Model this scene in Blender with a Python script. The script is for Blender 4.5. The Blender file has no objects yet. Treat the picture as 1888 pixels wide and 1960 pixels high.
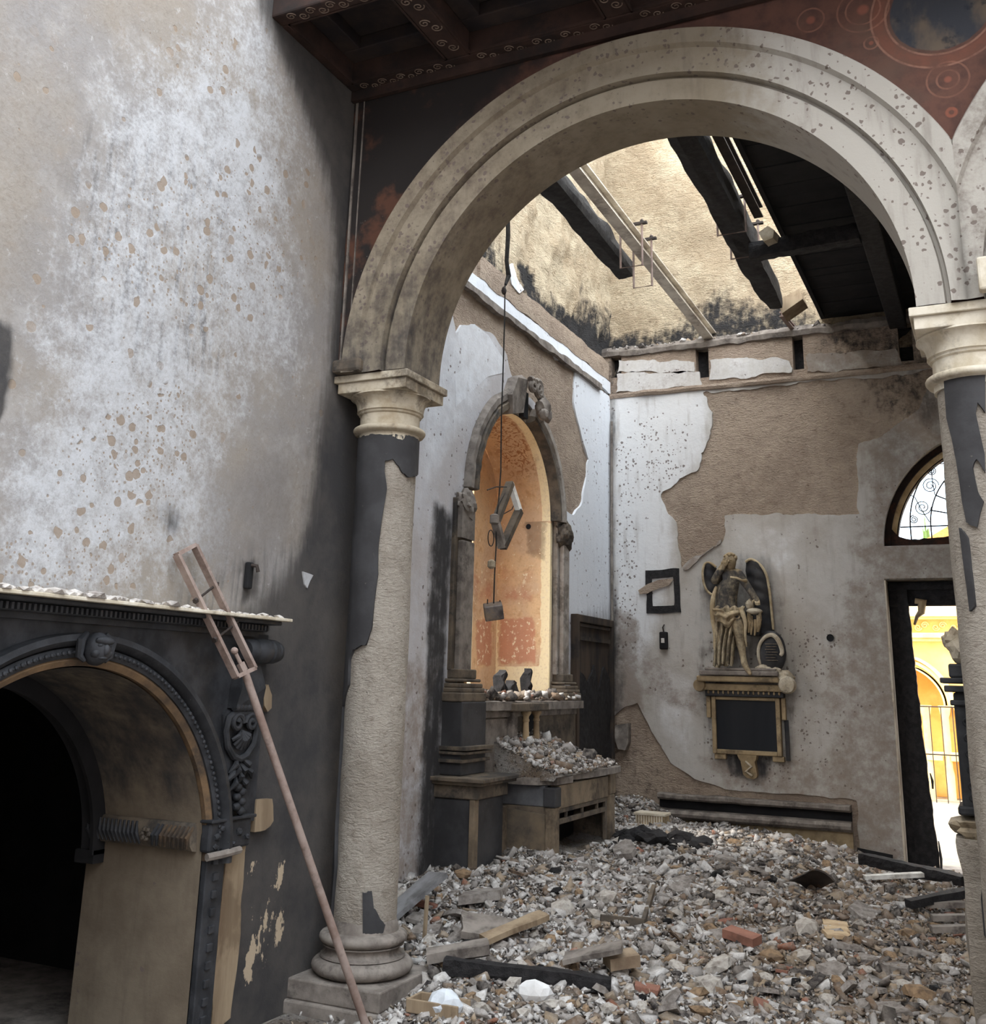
import bpy, bmesh, math, random
import numpy as np
from mathutils import Vector, Matrix
from mathutils.geometry import delaunay_2d_cdt

random.seed(7)
RNG = np.random.default_rng(11)
scene = bpy.context.scene
col = scene.collection

# ------------------------------------------------------------------ camera
FPX, CX, CY = 1992.0, 944.0, 770.0
YAW, PITCH, ROLL = -0.44997, 0.26318, 0.0252
EYE = np.array([0.0, 0.0, 1.65])
def _rot():
    cy, sy = math.cos(YAW), math.sin(YAW); cp, sp = math.cos(PITCH), math.sin(PITCH)
    cr, sr = math.cos(ROLL), math.sin(ROLL)
    fwd = np.array([sy*cp, cy*cp, sp]); right = np.array([cy, -sy, 0.0]); up = np.cross(right, fwd)
    return cr*right + sr*up, -sr*right + cr*up, fwd
CR, CU, CF = _rot()
cam_d = bpy.data.cameras.new('camera')
cam = bpy.data.objects.new('camera', cam_d); col.objects.link(cam)
cam_d.sensor_fit = 'HORIZONTAL'; cam_d.sensor_width = 36.0
cam_d.lens = FPX/1888*36.0
cam_d.shift_y = (CY-980.0)/1888.0
cam_d.clip_start = 0.05; cam_d.clip_end = 300
mw = Matrix(((CR[0], CU[0], -CF[0], EYE[0]), (CR[1], CU[1], -CF[1], EYE[1]), (CR[2], CU[2], -CF[2], EYE[2]), (0, 0, 0, 1)))
cam.matrix_world = mw
scene.camera = cam

# ------------------------------------------------------------------ sky, sun, exposure
world = bpy.data.worlds.new('sky'); scene.world = world; world.use_nodes = True
wn = world.node_tree.nodes; wl = world.node_tree.links
bg = wn['Background']
tc = wn.new('ShaderNodeTexCoord'); cn = wn.new('ShaderNodeTexNoise'); cn.inputs['Scale'].default_value = 2.2
cn.inputs['Detail'].default_value = 6
cr_ = wn.new('ShaderNodeValToRGB')
cr_.color_ramp.elements[0].position = 0.40; cr_.color_ramp.elements[0].color = (0.74, 0.87, 1.0, 1)
cr_.color_ramp.elements[1].position = 0.58; cr_.color_ramp.elements[1].color = (1.0, 0.985, 0.96, 1)
wl.new(tc.outputs['Generated'], cn.inputs['Vector']); wl.new(cn.outputs['Fac'], cr_.inputs['Fac'])
wl.new(cr_.outputs['Color'], bg.inputs['Color'])
bg.inputs['Strength'].default_value = 2.3
sun_d = bpy.data.lights.new('sun', 'SUN'); sun_d.energy = 1.5; sun_d.angle = math.radians(12); sun_d.color = (1.0, 0.93, 0.82)
sun = bpy.data.objects.new('sun', sun_d); col.objects.link(sun)
_sd = Vector((-0.62, -0.42, 0.72)).normalized()      # direction towards the sun
sun.rotation_euler = _sd.to_track_quat('Z', 'Y').to_euler()
sun.location = (-8, -6, 14)
vs = scene.view_settings
vs.view_transform = 'Standard'; vs.look = 'None'; vs.gamma = 1.0; vs.use_curve_mapping = False
vs.exposure = 1.5

# ------------------------------------------------------------------ planes of the place (metres)
XN = -3.457      # nave left wall
XL = -4.017      # aisle left wall
YA = 4.99        # arcade wall, nave face
YAB = 5.37       # arcade wall, aisle face
YB = 11.537      # far wall of the aisle
ACX, ACZ, AR = -1.59, 3.39, 1.375   # arch centre and radius
SPAN = 3.19      # column spacing
CEIL = 5.3

def ray(x, y):
    return CR*((x-CX)/FPX) - CU*((y-CY)/FPX) + CF
def onY(x, y, Y):
    d = ray(x, y); return EYE + d*(Y/d[1])
def onX(x, y, X):
    d = ray(x, y); return EYE + d*(X/d[0])
def onZ(x, y, Z):
    d = ray(x, y); return EYE + d*((Z-1.65)/d[2])
def uvY(pts, Y): return [(onY(*p, Y)[0], onY(*p, Y)[2]) for p in pts]      # far wall: u = x, v = z
def uvX(pts, X): return [(onX(*p, X)[1], onX(*p, X)[2]) for p in pts]      # side wall: u = y, v = z

# ------------------------------------------------------------------ numpy noise
def _h(ix, iy, s):
    n = (ix.astype(np.int64)*374761393 + iy.astype(np.int64)*668265263 + int(s)*1442695041) & 0x7fffffff
    n = ((n ^ (n >> 13))*1274126177) & 0x7fffffff
    n = (n ^ (n >> 16)) & 0xffff
    return n/65535.0
def vnoise(x, y, s=0):
    x = np.asarray(x, float); y = np.asarray(y, float)
    ix = np.floor(x); iy = np.floor(y); fx = x-ix; fy = y-iy
    fx = fx*fx*(3-2*fx); fy = fy*fy*(3-2*fy)
    a = _h(ix, iy, s); b = _h(ix+1, iy, s); c = _h(ix, iy+1, s); d = _h(ix+1, iy+1, s)
    return (a*(1-fx)+b*fx)*(1-fy)+(c*(1-fx)+d*fx)*fy
def fbm(x, y, s=0, o=4):
    r = 0; a = 0.5; f = 1.0; t = 0
    for i in range(o):
        r = r + a*vnoise(np.asarray(x)*f, np.asarray(y)*f, s+i*17); t += a; a *= 0.5; f *= 2.03
    return r/t
def sstep(a, b, x):
    t = np.clip((x-a)/(b-a), 0, 1); return t*t*(3-2*t)
def inpoly(px, py, poly):
    px = np.asarray(px); py = np.asarray(py); r = np.zeros(px.shape, bool); n = len(poly)
    for i in range(n):
        x1, y1 = poly[i]; x2, y2 = poly[(i+1) % n]
        if y1 == y2: continue
        c = ((y1 > py) != (y2 > py)) & (px < (x2-x1)*(py-y1)/(y2-y1)+x1)
        r ^= c
    return r
def sdf(px, py, poly):
    px = np.asarray(px); py = np.asarray(py); d = np.full(px.shape, 1e9); n = len(poly)
    for i in range(n):
        x1, y1 = poly[i]; x2, y2 = poly[(i+1) % n]
        ex, ey = x2-x1, y2-y1; L = ex*ex+ey*ey+1e-12
        t = np.clip(((px-x1)*ex+(py-y1)*ey)/L, 0, 1)
        d = np.minimum(d, np.hypot(px-x1-t*ex, py-y1-t*ey))
    return np.where(inpoly(px, py, poly), -d, d)
def soft(u, v, poly, w):            # 1 inside, 0 outside, soft over +-w
    return sstep(w, -w, sdf(u, v, poly))
def rough(poly, step=0.05, amp=0.03, seed=1, closed=True):
    out = []; n = len(poly)
    for i in range(n if closed else n-1):
        a = np.array(poly[i]); b = np.array(poly[(i+1) % n]); L = np.linalg.norm(b-a)
        k = max(1, int(L/step)); nr = np.array([-(b-a)[1], (b-a)[0]])/(L+1e-9)
        for j in range(k):
            t = j/k; p = a+(b-a)*t
            m = (fbm(p[0]*6+seed*9.1, p[1]*6-seed*3.7, seed, 4)-0.5)*2*amp
            m *= 1.0 if j else 0.4
            out.append(tuple(p+nr*m))
    if not closed: out.append(tuple(poly[-1]))
    return out
def dens(poly, step, closed=True):
    out = []; n = len(poly)
    for i in range(n if closed else n-1):
        a = np.array(poly[i]); b = np.array(poly[(i+1) % n]); k = max(1, int(np.linalg.norm(b-a)/step))
        for j in range(k): out.append(tuple(a+(b-a)*j/k))
    if not closed: out.append(tuple(poly[-1]))
    return out

# ------------------------------------------------------------------ object helpers
def mesh_obj(name, V, F, mat=None, parent=None, smooth=False, attrs=None, kind=None):
    me = bpy.data.meshes.new(name)
    V = np.asarray(V, float)
    if isinstance(F, np.ndarray):
        n, k = F.shape
        me.vertices.add(len(V)); me.vertices.foreach_set('co', V.astype(np.float32).ravel())
        me.loops.add(n*k); me.loops.foreach_set('vertex_index', F.astype(np.int32).ravel())
        me.polygons.add(n); me.polygons.foreach_set('loop_start', np.arange(0, n*k, k, dtype=np.int32))
        me.update(calc_edges=True); me.validate()
    else:
        me.from_pydata([tuple(v) for v in V], [], [tuple(f) for f in F]); me.update()
    if smooth: me.polygons.foreach_set('use_smooth', [True]*len(me.polygons))
    if attrs:
        for k_, a in attrs.items():
            a = np.asarray(a, float)
            if a.ndim == 2:
                at = me.attributes.new(k_, 'FLOAT_COLOR', 'POINT')
                c4 = np.ones((len(a), 4), np.float32); c4[:, :3] = a; at.data.foreach_set('color', c4.ravel())
            else:
                at = me.attributes.new(k_, 'FLOAT', 'POINT'); at.data.foreach_set('value', a.astype(np.float32))
    if mat: me.materials.append(mat)
    o = bpy.data.objects.new(name, me); col.objects.link(o)
    if parent is not None: o.parent = parent
    if kind: o['kind'] = kind
    return o
def tag(o, label, cat, group=None, kind=None):
    o['label'] = label; o['category'] = cat
    if group: o['group'] = group
    if kind: o['kind'] = kind
    return o
def struct(o, label=None):
    o['kind'] = 'structure'
    if label: o['label'] = label
    return o
def empty(name, loc, label=None, cat=None, group=None, rz=0):
    o = bpy.data.objects.new(name, None); col.objects.link(o); o.location = loc; o.rotation_euler = (0, 0, rz)
    o.empty_display_size = 0.1
    if label: tag(o, label, cat, group)
    return o
def put(o, parent):                 # parent o (built in world coordinates) under an unrotated empty or mesh at its location
    o.parent = parent
    o.location = -Vector(parent.location) if parent.parent is None else Vector((0, 0, 0))
    return o

def smooth_path(P, it=2):
    P = [Vector(p) for p in P]
    for _ in range(it):
        Q = [P[0]]
        for a, b in zip(P[:-1], P[1:]): Q += [a*.75+b*.25, a*.25+b*.75]
        P = Q+[P[-1]]
    return P

class MB:                            # collects shapes into ONE mesh
    def __init__(s): s.V = []; s.F = []
    def add(s, V, F):
        k = len(s.V); s.V.extend([tuple(map(float, v)) for v in V]); s.F.extend([tuple(i+k for i in f) for f in F]); return s
    def box(s, a, b, M=None, bev=0.0):
        (x0, y0, z0), (x1, y1, z1) = a, b
        if bev:
            bm = bmesh.new(); bmesh.ops.create_cube(bm, size=1)
            for v in bm.verts: v.co = Vector(((x0+x1)/2+v.co.x*(x1-x0), (y0+y1)/2+v.co.y*(y1-y0), (z0+z1)/2+v.co.z*(z1-z0)))
            bmesh.ops.bevel(bm, geom=bm.edges[:], offset=bev, segments=2, affect='EDGES', profile=0.5)
            V = [v.co.copy() for v in bm.verts]; F = [[v.index for v in f.verts] for f in bm.faces]; bm.free()
        else:
            V = [(x0, y0, z0), (x1, y0, z0), (x1, y1, z0), (x0, y1, z0), (x0, y0, z1), (x1, y0, z1), (x1, y1, z1), (x0, y1, z1)]
            F = [(0, 3, 2, 1), (4, 5, 6, 7), (0, 1, 5, 4), (1, 2, 6, 5), (2, 3, 7, 6), (3, 0, 4, 7)]
        if M is not None: V = [M @ Vector(v) for v in V]
        return s.add(V, F)
    def stube(s, pts, r, n=8, it=2):
        m = len(pts); q = smooth_path(pts, it); rs = np.interp(np.linspace(0, 1, len(q)), np.linspace(0, 1, m), r if hasattr(r, '__len__') else [r]*m)
        return s.tube(q, list(rs), n)
    def tube(s, pts, r, n=8, caps=True):
        pts = [Vector(p) for p in pts]; rs = r if hasattr(r, '__len__') else [r]*len(pts)
        V = []; F = []; up = None; m = len(pts)
        for i, p in enumerate(pts):
            t = (pts[min(i+1, m-1)]-pts[max(i-1, 0)])
            t = t.normalized() if t.length > 1e-9 else Vector((0, 0, 1))
            if up is None: up = Vector((0, 0, 1)) if abs(t.z) < 0.9 else Vector((1, 0, 0))
            a = up-t*up.dot(t)
            if a.length < 1e-5: a = t.orthogonal()
            a.normalize(); b = t.cross(a); up = a
            for j in range(n):
                an = 2*math.pi*j/n; V.append(p+(a*math.cos(an)+b*math.sin(an))*rs[i])
        for i in range(m-1):
            for j in range(n):
                F.append((i*n+j, i*n+(j+1) % n, (i+1)*n+(j+1) % n, (i+1)*n+j))
        if caps: F.append(tuple(range(n-1, -1, -1))); F.append(tuple((m-1)*n+j for j in range(n)))
        return s.add(V, F)
    def lathe(s, prof, c=(0, 0, 0), n=32, a0=0, a1=2*math.pi, axis='Z', caps=True, fn=None):
        full = abs(a1-a0-2*math.pi) < 1e-6; V = []; F = []; m = len(prof); k = n if full else n+1
        for i in range(k):
            a = a0+(a1-a0)*i/n
            for (r, h) in prof:
                p = (r*math.cos(a), r*math.sin(a), h)
                if axis == 'Y': p = (p[0], p[2], p[1])
                if axis == 'X': p = (p[2], p[0], p[1])
                if fn: p = fn(p, a, r, h)
                V.append((p[0]+c[0], p[1]+c[1], p[2]+c[2]))
        for i in range(n):
            for j in range(m-1):
                a = i*m+j; b = ((i+1) % k)*m+j; F.append((a, b, b+1, a+1))
        if caps and full:
            F.append(tuple(i*m for i in range(k-1, -1, -1))); F.append(tuple(i*m+m-1 for i in range(k)))
        return s.add(V, F)
    def prism(s, poly, f0, f1):      # poly 2d, f0/f1 map (u,v)->3d for the two faces
        n = len(poly); V = [f0(*p) for p in poly]+[f1(*p) for p in poly]
        F = [tuple(range(n)), tuple(range(2*n-1, n-1, -1))]+[(i, i+n, (i+1) % n+n, (i+1) % n) for i in range(n)]
        return s.add(V, F)
    def sweep(s, prof, path, frame):  # prof 2d points (closed), frame(path_item)->(origin, e1, e2)
        V = []; F = []; n = len(prof); m = len(path)
        for q in path:
            o, e1, e2 = frame(q)
            for (a, b) in prof: V.append(Vector(o)+Vector(e1)*a+Vector(e2)*b)
        for i in range(m-1):
            for j in range(n): F.append((i*n+j, i*n+(j+1) % n, (i+1)*n+(j+1) % n, (i+1)*n+j))
        F.append(tuple(range(n-1, -1, -1))); F.append(tuple((m-1)*n+j for j in range(n)))
        return s.add(V, F)
    def blob(s, c, r, sub=2, amp=0.15, seed=0, fr=3.0):
        bm = bmesh.new(); bmesh.ops.create_icosphere(bm, subdivisions=sub, radius=1)
        r = r if hasattr(r, '__len__') else (r, r, r); V = []
        for v in bm.verts:
            k = 1+amp*2*(float(fbm(v.co.x*fr+seed*3.1+v.co.z*1.7, v.co.y*fr-seed*1.3+v.co.z*2.3, seed, 3))-0.5)
            V.append((c[0]+v.co.x*r[0]*k, c[1]+v.co.y*r[1]*k, c[2]+v.co.z*r[2]*k))
        F = [[v.index for v in f.verts] for f in bm.faces]; bm.free(); return s.add(V, F)
    def build(s, name, mat, parent=None, smooth=False, kind=None, world=False, fixn=True):
        o = mesh_obj(name, s.V, s.F, mat, None, False, None, kind)
        if fixn:
            bm = bmesh.new(); bm.from_mesh(o.data); bmesh.ops.recalc_face_normals(bm, faces=bm.faces); bm.to_mesh(o.data); bm.free()
        if smooth:
            o.data.polygons.foreach_set('use_smooth', [True]*len(o.data.polygons))
            o.data.set_sharp_from_angle(angle=math.radians(40))
        if parent is not None:
            put(o, parent)
        return o

def sheet(outline, holes=(), sp=0.1, jit=0.35, seed=0):
    """constrained triangulation of an outline with holes -> (uv points, triangles)"""
    P = [tuple(p) for p in outline]; E = [(i, (i+1) % len(outline)) for i in range(len(outline))]
    for h in holes:
        k = len(P); P += [tuple(p) for p in h]; E += [(k+i, k+(i+1) % len(h)) for i in range(len(h))]
    A = np.array(outline); u0, v0 = A.min(0); u1, v1 = A.max(0)
    gu, gv = np.meshgrid(np.arange(u0+sp/2, u1, sp), np.arange(v0+sp/2, v1, sp))
    rg = np.random.default_rng(seed); gu = gu.ravel()+rg.uniform(-jit, jit, gu.size)*sp; gv = gv.ravel()+rg.uniform(-jit, jit, gv.size)*sp
    k = (sdf(gu, gv, outline) < -sp*0.3)
    for h in holes: k &= (sdf(gu, gv, h) > sp*0.3)
    P += list(zip(gu[k], gv[k]))
    r = delaunay_2d_cdt([Vector(p) for p in P], E, [], 0, 1e-6)
    UV = np.array([(p.x, p.y) for p in r[0]]); T = np.array([f for f in r[2] if len(f) == 3])
    c = UV[T].mean(1); k = inpoly(c[:, 0], c[:, 1], outline)
    for h in holes: k &= ~inpoly(c[:, 0], c[:, 1], h)
    T = T[k]
    used = np.unique(T); mp = -np.ones(len(UV), int); mp[used] = np.arange(len(used))
    return UV[used], mp[T]
def boundary(T):
    e = np.concatenate([T[:, [0, 1]], T[:, [1, 2]], T[:, [2, 0]]]); s = {tuple(x) for x in e.tolist()}
    return [x for x in s if (x[1], x[0]) not in s]
def slab(name, outline, holes, P, sp, thick, mat, disp=None, attrs=None, back=True, seed=0, parent=None, kind=None, flip=False, smooth=True, curl=None):
    """a sheet with thickness; P(u,v,d)->3d where d is the offset out of the wall"""
    UV, T = sheet(outline, holes, sp, seed=seed)
    u, v = UV[:, 0], UV[:, 1]
    d = disp(u, v) if disp else np.zeros(len(u))
    bd = boundary(T); bi = np.unique(np.array(bd))
    V = np.array(P(u, v, d)).T
    VB = np.array(P(u, v, np.full(len(u), -thick))).T
    n = len(V)
    ring = np.array(bd)
    if back:
        F = [T, T[:, ::-1]+n]
        F += [np.stack([ring[:, 1], ring[:, 0], ring[:, 0]+n], 1), np.stack([ring[:, 1], ring[:, 0]+n, ring[:, 1]+n], 1)]
        V = np.vstack([V, VB]); A = {k: np.concatenate([f(u, v), f(u, v)]) for k, f in (attrs or {}).items()}
    else:
        mp = -np.ones(n, int); mp[bi] = n+np.arange(len(bi)); V = np.vstack([V, VB[bi]])
        F = [T, np.stack([ring[:, 1], ring[:, 0], mp[ring[:, 0]]], 1), np.stack([ring[:, 1], mp[ring[:, 0]], mp[ring[:, 1]]], 1)]
        A = {}
        for k, f in (attrs or {}).items():
            a = f(u, v); A[k] = np.concatenate([a, a[bi]])
    F = np.vstack(F)
    if flip: F = F[:, ::-1]
    o = mesh_obj(name, V, F, mat, None, smooth, A, kind)
    if smooth: o.data.set_sharp_from_angle(angle=math.radians(50))
    if parent is not None: put(o, parent)
    return o
PY = lambda Y: (lambda u, v, d: (u, Y-d, v))                # a wall facing -y
PX = lambda X: (lambda u, v, d: (X+d, u, v))                # a wall facing +x
# ------------------------------------------------------------------ materials
class NG:
    def __init__(s, name):
        s.m = bpy.data.materials.new(name); s.m.use_nodes = True; s.t = s.m.node_tree; s.N = s.t.nodes; s.L = s.t.links
        s.b = s.N['Principled BSDF']; s.b.inputs['Specular IOR Level'].default_value = 0.25
        s.tc = s.N.new('ShaderNodeTexCoord'); s.obj = s.tc.outputs['Object']
    def new(s, t, **kw):
        n = s.N.new(t)
        for k, v in kw.items(): setattr(n, k, v)
        return n
    def set(s, sock, v):
        if isinstance(v, bpy.types.NodeSocket): s.L.new(v, sock)
        elif isinstance(v, (tuple, list)): sock.default_value = (*v, 1) if len(v) == 3 and sock.type == 'RGBA' else v
        else: sock.default_value = v
    def scale(s, v3, src=None):
        n = s.new('ShaderNodeMapping'); s.L.new(src or s.obj, n.inputs[0]); n.inputs['Scale'].default_value = v3; return n.outputs[0]
    def noise(s, sc, det=4, ro=0.55, vec=None, dist=0):
        n = s.new('ShaderNodeTexNoise'); s.L.new(vec or s.obj, n.inputs['Vector'])
        n.inputs['Scale'].default_value = sc; n.inputs['Detail'].default_value = det; n.inputs['Roughness'].default_value = ro; n.inputs['Distortion'].default_value = dist
        return n.outputs['Fac']
    def vor(s, sc, feat='F1', vec=None, out='Distance', rand=1.0):
        n = s.new('ShaderNodeTexVoronoi', feature=feat); s.L.new(vec or s.obj, n.inputs['Vector']); n.inputs['Scale'].default_value = sc
        n.inputs['Randomness'].default_value = rand
        return n.outputs[out]
    def attr(s, name, o='Fac'):
        n = s.new('ShaderNodeAttribute', attribute_name=name); return n.outputs[o]
    def ma(s, op, a, b=0.0, c=None, clamp=False):
        n = s.new('ShaderNodeMath', operation=op, use_clamp=clamp); s.set(n.inputs[0], a); s.set(n.inputs[1], b)
        if c is not None: s.set(n.inputs[2], c)
        return n.outputs[0]
    def st(s, x, a, b):               # smoothstep a..b (a may exceed b)
        n = s.new('ShaderNodeMapRange', interpolation_type='SMOOTHSTEP')
        s.set(n.inputs['Value'], x)
        if a <= b:
            n.inputs['From Min'].default_value = a; n.inputs['From Max'].default_value = b; n.inputs['To Min'].default_value = 0; n.inputs['To Max'].default_value = 1
        else:
            n.inputs['From Min'].default_value = b; n.inputs['From Max'].default_value = a; n.inputs['To Min'].default_value = 1; n.inputs['To Max'].default_value = 0
        return n.outputs[0]
    def mix(s, f, a, b):
        n = s.new('ShaderNodeMix', data_type='RGBA'); s.set(n.inputs[0], f); s.set(n.inputs[6], a); s.set(n.inputs[7], b); return n.outputs[2]
    def mul(s, a, b): return s.ma('MULTIPLY', a, b)
    def ad(s, a, b): return s.ma('ADD', a, b)
    def edge(s, att, nz, k=0.5, w=0.08):     # attribute mask with a noisy edge
        x = s.ad(att, s.mul(s.ad(nz, -0.5), k)); return s.st(x, 0.5-w, 0.5+w)
    def bump(s, h, st=0.5, dist=0.02, nrm=None):
        n = s.new('ShaderNodeBump'); s.set(n.inputs['Height'], h); n.inputs['Strength'].default_value = st; n.inputs['Distance'].default_value = dist
        if nrm: s.L.new(nrm, n.inputs['Normal'])
        return n.outputs[0]
    def out(s, c, ro=0.9, nrm=None, metal=0.0):
        s.set(s.b.inputs['Base Color'], c); s.set(s.b.inputs['Roughness'], ro); s.set(s.b.inputs['Metallic'], metal)
        if nrm: s.L.new(nrm, s.b.inputs['Normal'])
        return s.m
def srgb(r, g, b):
    f = lambda c: (c/255/12.92) if c/255 <= 0.04045 else ((c/255+0.055)/1.055)**2.4
    return (f(r), f(g), f(b))

SOOT = (0.046, 0.0445, 0.046)
def m_leftwall():
    g = NG('scorched_plaster_nave')
    st = g.scale((1, 1, 0.12))
    n1 = g.noise(1.3, 5); n2 = g.noise(9, 6, 0.65); n3 = g.noise(45, 5, 0.7); ns = g.noise(26, 4, 0.6, st)
    c = g.mix(g.st(n1, 0.35, 0.65), srgb(146, 138, 129), srgb(140, 136, 134))
    c = g.mix(g.mul(g.st(n2, 0.5, 0.75), 0.5), c, srgb(138, 123, 108))
    c = g.mix(g.mul(g.st(n3, 0.45, 0.68), 0.35), c, srgb(118, 108, 98))
    c = g.mix(g.mul(g.st(g.noise(3.2, 6, .7), 0.5, 0.66), 0.45), c, srgb(166, 162, 158))
    c = g.mix(g.mul(g.st(g.noise(17, 6, .75), 0.6, 0.7), 0.5), c, srgb(186, 184, 182))
    ash = g.attr('ash'); spot = g.attr('spot'); soot = g.attr('soot'); gr = g.attr('grey'); smear = g.attr('smear')
    c = g.mix(g.mul(g.st(ns, 0.45, 0.68), g.mul(smear, 0.85)), c, srgb(96, 94, 94))
    a = g.st(g.ad(ash, g.ad(g.mul(g.ad(n3, -0.5), 1.3), g.ad(g.mul(g.ad(n2, -0.5), 1.3), g.mul(g.ad(n1, -0.5), 0.9)))), 0.18, 1.0)
    c = g.mix(g.mul(a, 0.92), c, srgb(188, 189, 192))
    c = g.mix(g.mul(g.st(g.ad(gr, g.mul(g.ad(n2, -0.5), 0.8)), 0.3, 0.9), 0.75), c, srgb(122, 116, 112))
    wob = g.new('ShaderNodeMix', data_type='VECTOR'); wob.inputs[0].default_value = 0.02
    nv = g.new('ShaderNodeTexNoise'); nv.inputs['Scale'].default_value = 14; g.L.new(g.obj, nv.inputs['Vector'])
    g.L.new(g.obj, wob.inputs[4]); g.L.new(nv.outputs['Color'], wob.inputs[5]); wv = wob.outputs[1]
    v1 = g.vor(21, vec=wv); v2 = g.vor(21, out='Color', vec=wv)
    sep = g.new('ShaderNodeSeparateColor'); g.L.new(v2, sep.inputs[0])
    rad = g.ad(g.mul(g.mul(sep.outputs[0], sep.outputs[0]), 0.42), 0.12)
    sp = g.mul(g.st(g.ma('SUBTRACT', v1, rad), 0.03, -0.01), g.st(g.ad(spot, g.mul(g.ad(sep.outputs[1], -0.5), 1.0)), 0.42, 0.5))
    c = g.mix(g.mul(sp, .85), c, srgb(142, 126, 110))
    v3 = g.vor(44, vec=wv); v4 = g.vor(44, out='Color', vec=wv); sp4 = g.new('ShaderNodeSeparateColor'); g.L.new(v4, sp4.inputs[0])
    s4 = g.mul(g.st(g.ma('SUBTRACT', v3, g.ad(g.mul(sp4.outputs[0], .3), .1)), .04, -.02), g.st(g.ad(spot, g.mul(g.ad(sp4.outputs[1], -0.5), 1.0)), 0.55, 0.62))
    c = g.mix(g.mul(s4, .8), c, srgb(138, 124, 110))
    sm = g.st(g.ad(soot, g.ad(g.mul(g.ad(ns, -0.5), 0.5), g.mul(g.ad(n2, -0.5), 0.5))), 0.08, 0.72)
    sk = g.mix(g.st(g.ad(n1, g.mul(g.ad(n2, -.5), .4)), .35, .7), (.046, .0445, .046), srgb(84, 80, 77))
    c = g.mix(sm, c, sk)
    fl = g.st(g.ad(g.noise(5.5, 5, 0.7, g.scale((1, 1, 0.55))), g.mul(g.attr('flake'), 0.22)), 0.86, 0.88)
    c = g.mix(fl, c, srgb(188, 170, 146))
    h = g.ad(g.mul(n3, 0.5), g.mul(n2, 0.6)); h = g.ma('SUBTRACT', h, g.mul(sp, 0.8))
    return g.out(c, 0.92, g.bump(h, 0.35, 0.02))

def m_plaster(name, base, alt, light, dirt, sc=1.0, bumpy=0.3, streak=.35):
    g = NG(name); st = g.scale((1, 1, 0.15))
    n1 = g.noise(0.9*sc, 5); n2 = g.noise(7*sc, 6, 0.65); n3 = g.noise(38*sc, 5, 0.7); ns = g.noise(14, 5, 0.62, st)
    soot = g.attr('soot'); lt = g.attr('ash'); dt = g.attr('dirt'); spot = g.attr('spot')
    c = g.mix(g.st(g.ad(n1, g.mul(g.ad(n2, -0.5), 0.5)), 0.35, 0.65), base, alt)
    c = g.mix(g.st(g.ad(lt, g.mul(g.ad(n2, -0.5), 0.7)), 0.25, 0.75), c, light)
    c = g.mix(g.mul(g.st(ns, 0.5, 0.75), streak), c, dirt)
    c = g.mix(g.mul(g.st(g.ad(dt, g.ad(g.mul(g.ad(n2, -0.5), 1.0), g.mul(g.ad(n3, -0.5), 0.5))), 0.3, 0.8), 0.85), c, dirt)
    nvx = g.new('ShaderNodeTexNoise'); nvx.inputs['Scale'].default_value = 30; g.L.new(g.obj, nvx.inputs['Vector'])
    wx = g.new('ShaderNodeMix', data_type='VECTOR'); wx.inputs[0].default_value = .03; g.L.new(g.obj, wx.inputs[4]); g.L.new(nvx.outputs['Color'], wx.inputs[5]); wv = wx.outputs[1]
    v1 = g.vor(36, vec=wv); v2 = g.vor(36, out='Color', vec=wv); sep = g.new('ShaderNodeSeparateColor'); g.L.new(v2, sep.inputs[0])
    rad = g.ad(g.mul(g.mul(sep.outputs[0], sep.outputs[0]), 0.42), .1)
    sp = g.mul(g.st(g.ma('SUBTRACT', v1, rad), 0.05, -0.02), g.st(g.ad(g.ad(spot, g.mul(g.ad(g.noise(4.5, 3, .6), -.5), 1.6)), g.mul(g.ad(sep.outputs[1], -0.5), 1.0)), 0.5, 0.6))
    c = g.mix(g.mul(sp, .85), c, srgb(106, 94, 88))
    sm = g.st(g.ad(soot, g.ad(g.mul(g.ad(ns, -0.5), 0.7), g.mul(g.ad(n2, -0.5), 0.7))), 0.22, 0.9)
    c = g.mix(sm, c, SOOT)
    return g.out(c, 0.92, g.bump(g.ad(g.mul(n3, 0.5), n2), bumpy, 0.02))

def m_mortar(name, a, b, dark, sc=1.0, bs=0.9, streak=0.0):
    g = NG(name)
    n1 = g.noise(1.5*sc, 5); n2 = g.noise(12*sc, 7, 0.7); n3 = g.noise(60*sc, 6, 0.75); ns = g.noise(20, 5, 0.6, g.scale((1, 1, 0.3)))
    soot = g.attr('soot')
    c = g.mix(g.st(g.ad(n1, g.mul(g.ad(n2, -0.5), 0.6)), 0.35, 0.65), a, b)
    c = g.mix(g.mul(g.st(n3, 0.5, 0.7), 0.45), c, dark)
    c = g.mix(g.mul(g.st(n2, 0.58, 0.72), 0.5), c, dark)
    if streak: c = g.mix(g.mul(g.st(ns, 0.5, 0.7), streak), c, dark)
    sm = g.st(g.ad(soot, g.ad(g.mul(g.ad(n2, -0.5), 1.1), g.mul(g.ad(ns, -0.5), 0.6))), 0.3, 0.85)
    c = g.mix(sm, c, SOOT)
    n4 = g.noise(24*sc, 4, .6, g.scale((.6, .6, 1.6)), 1.2)
    return g.out(c, 0.95, g.bump(g.ad(g.ad(n2, n4), g.mul(n3, 0.5)), bs, 0.06))

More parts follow.
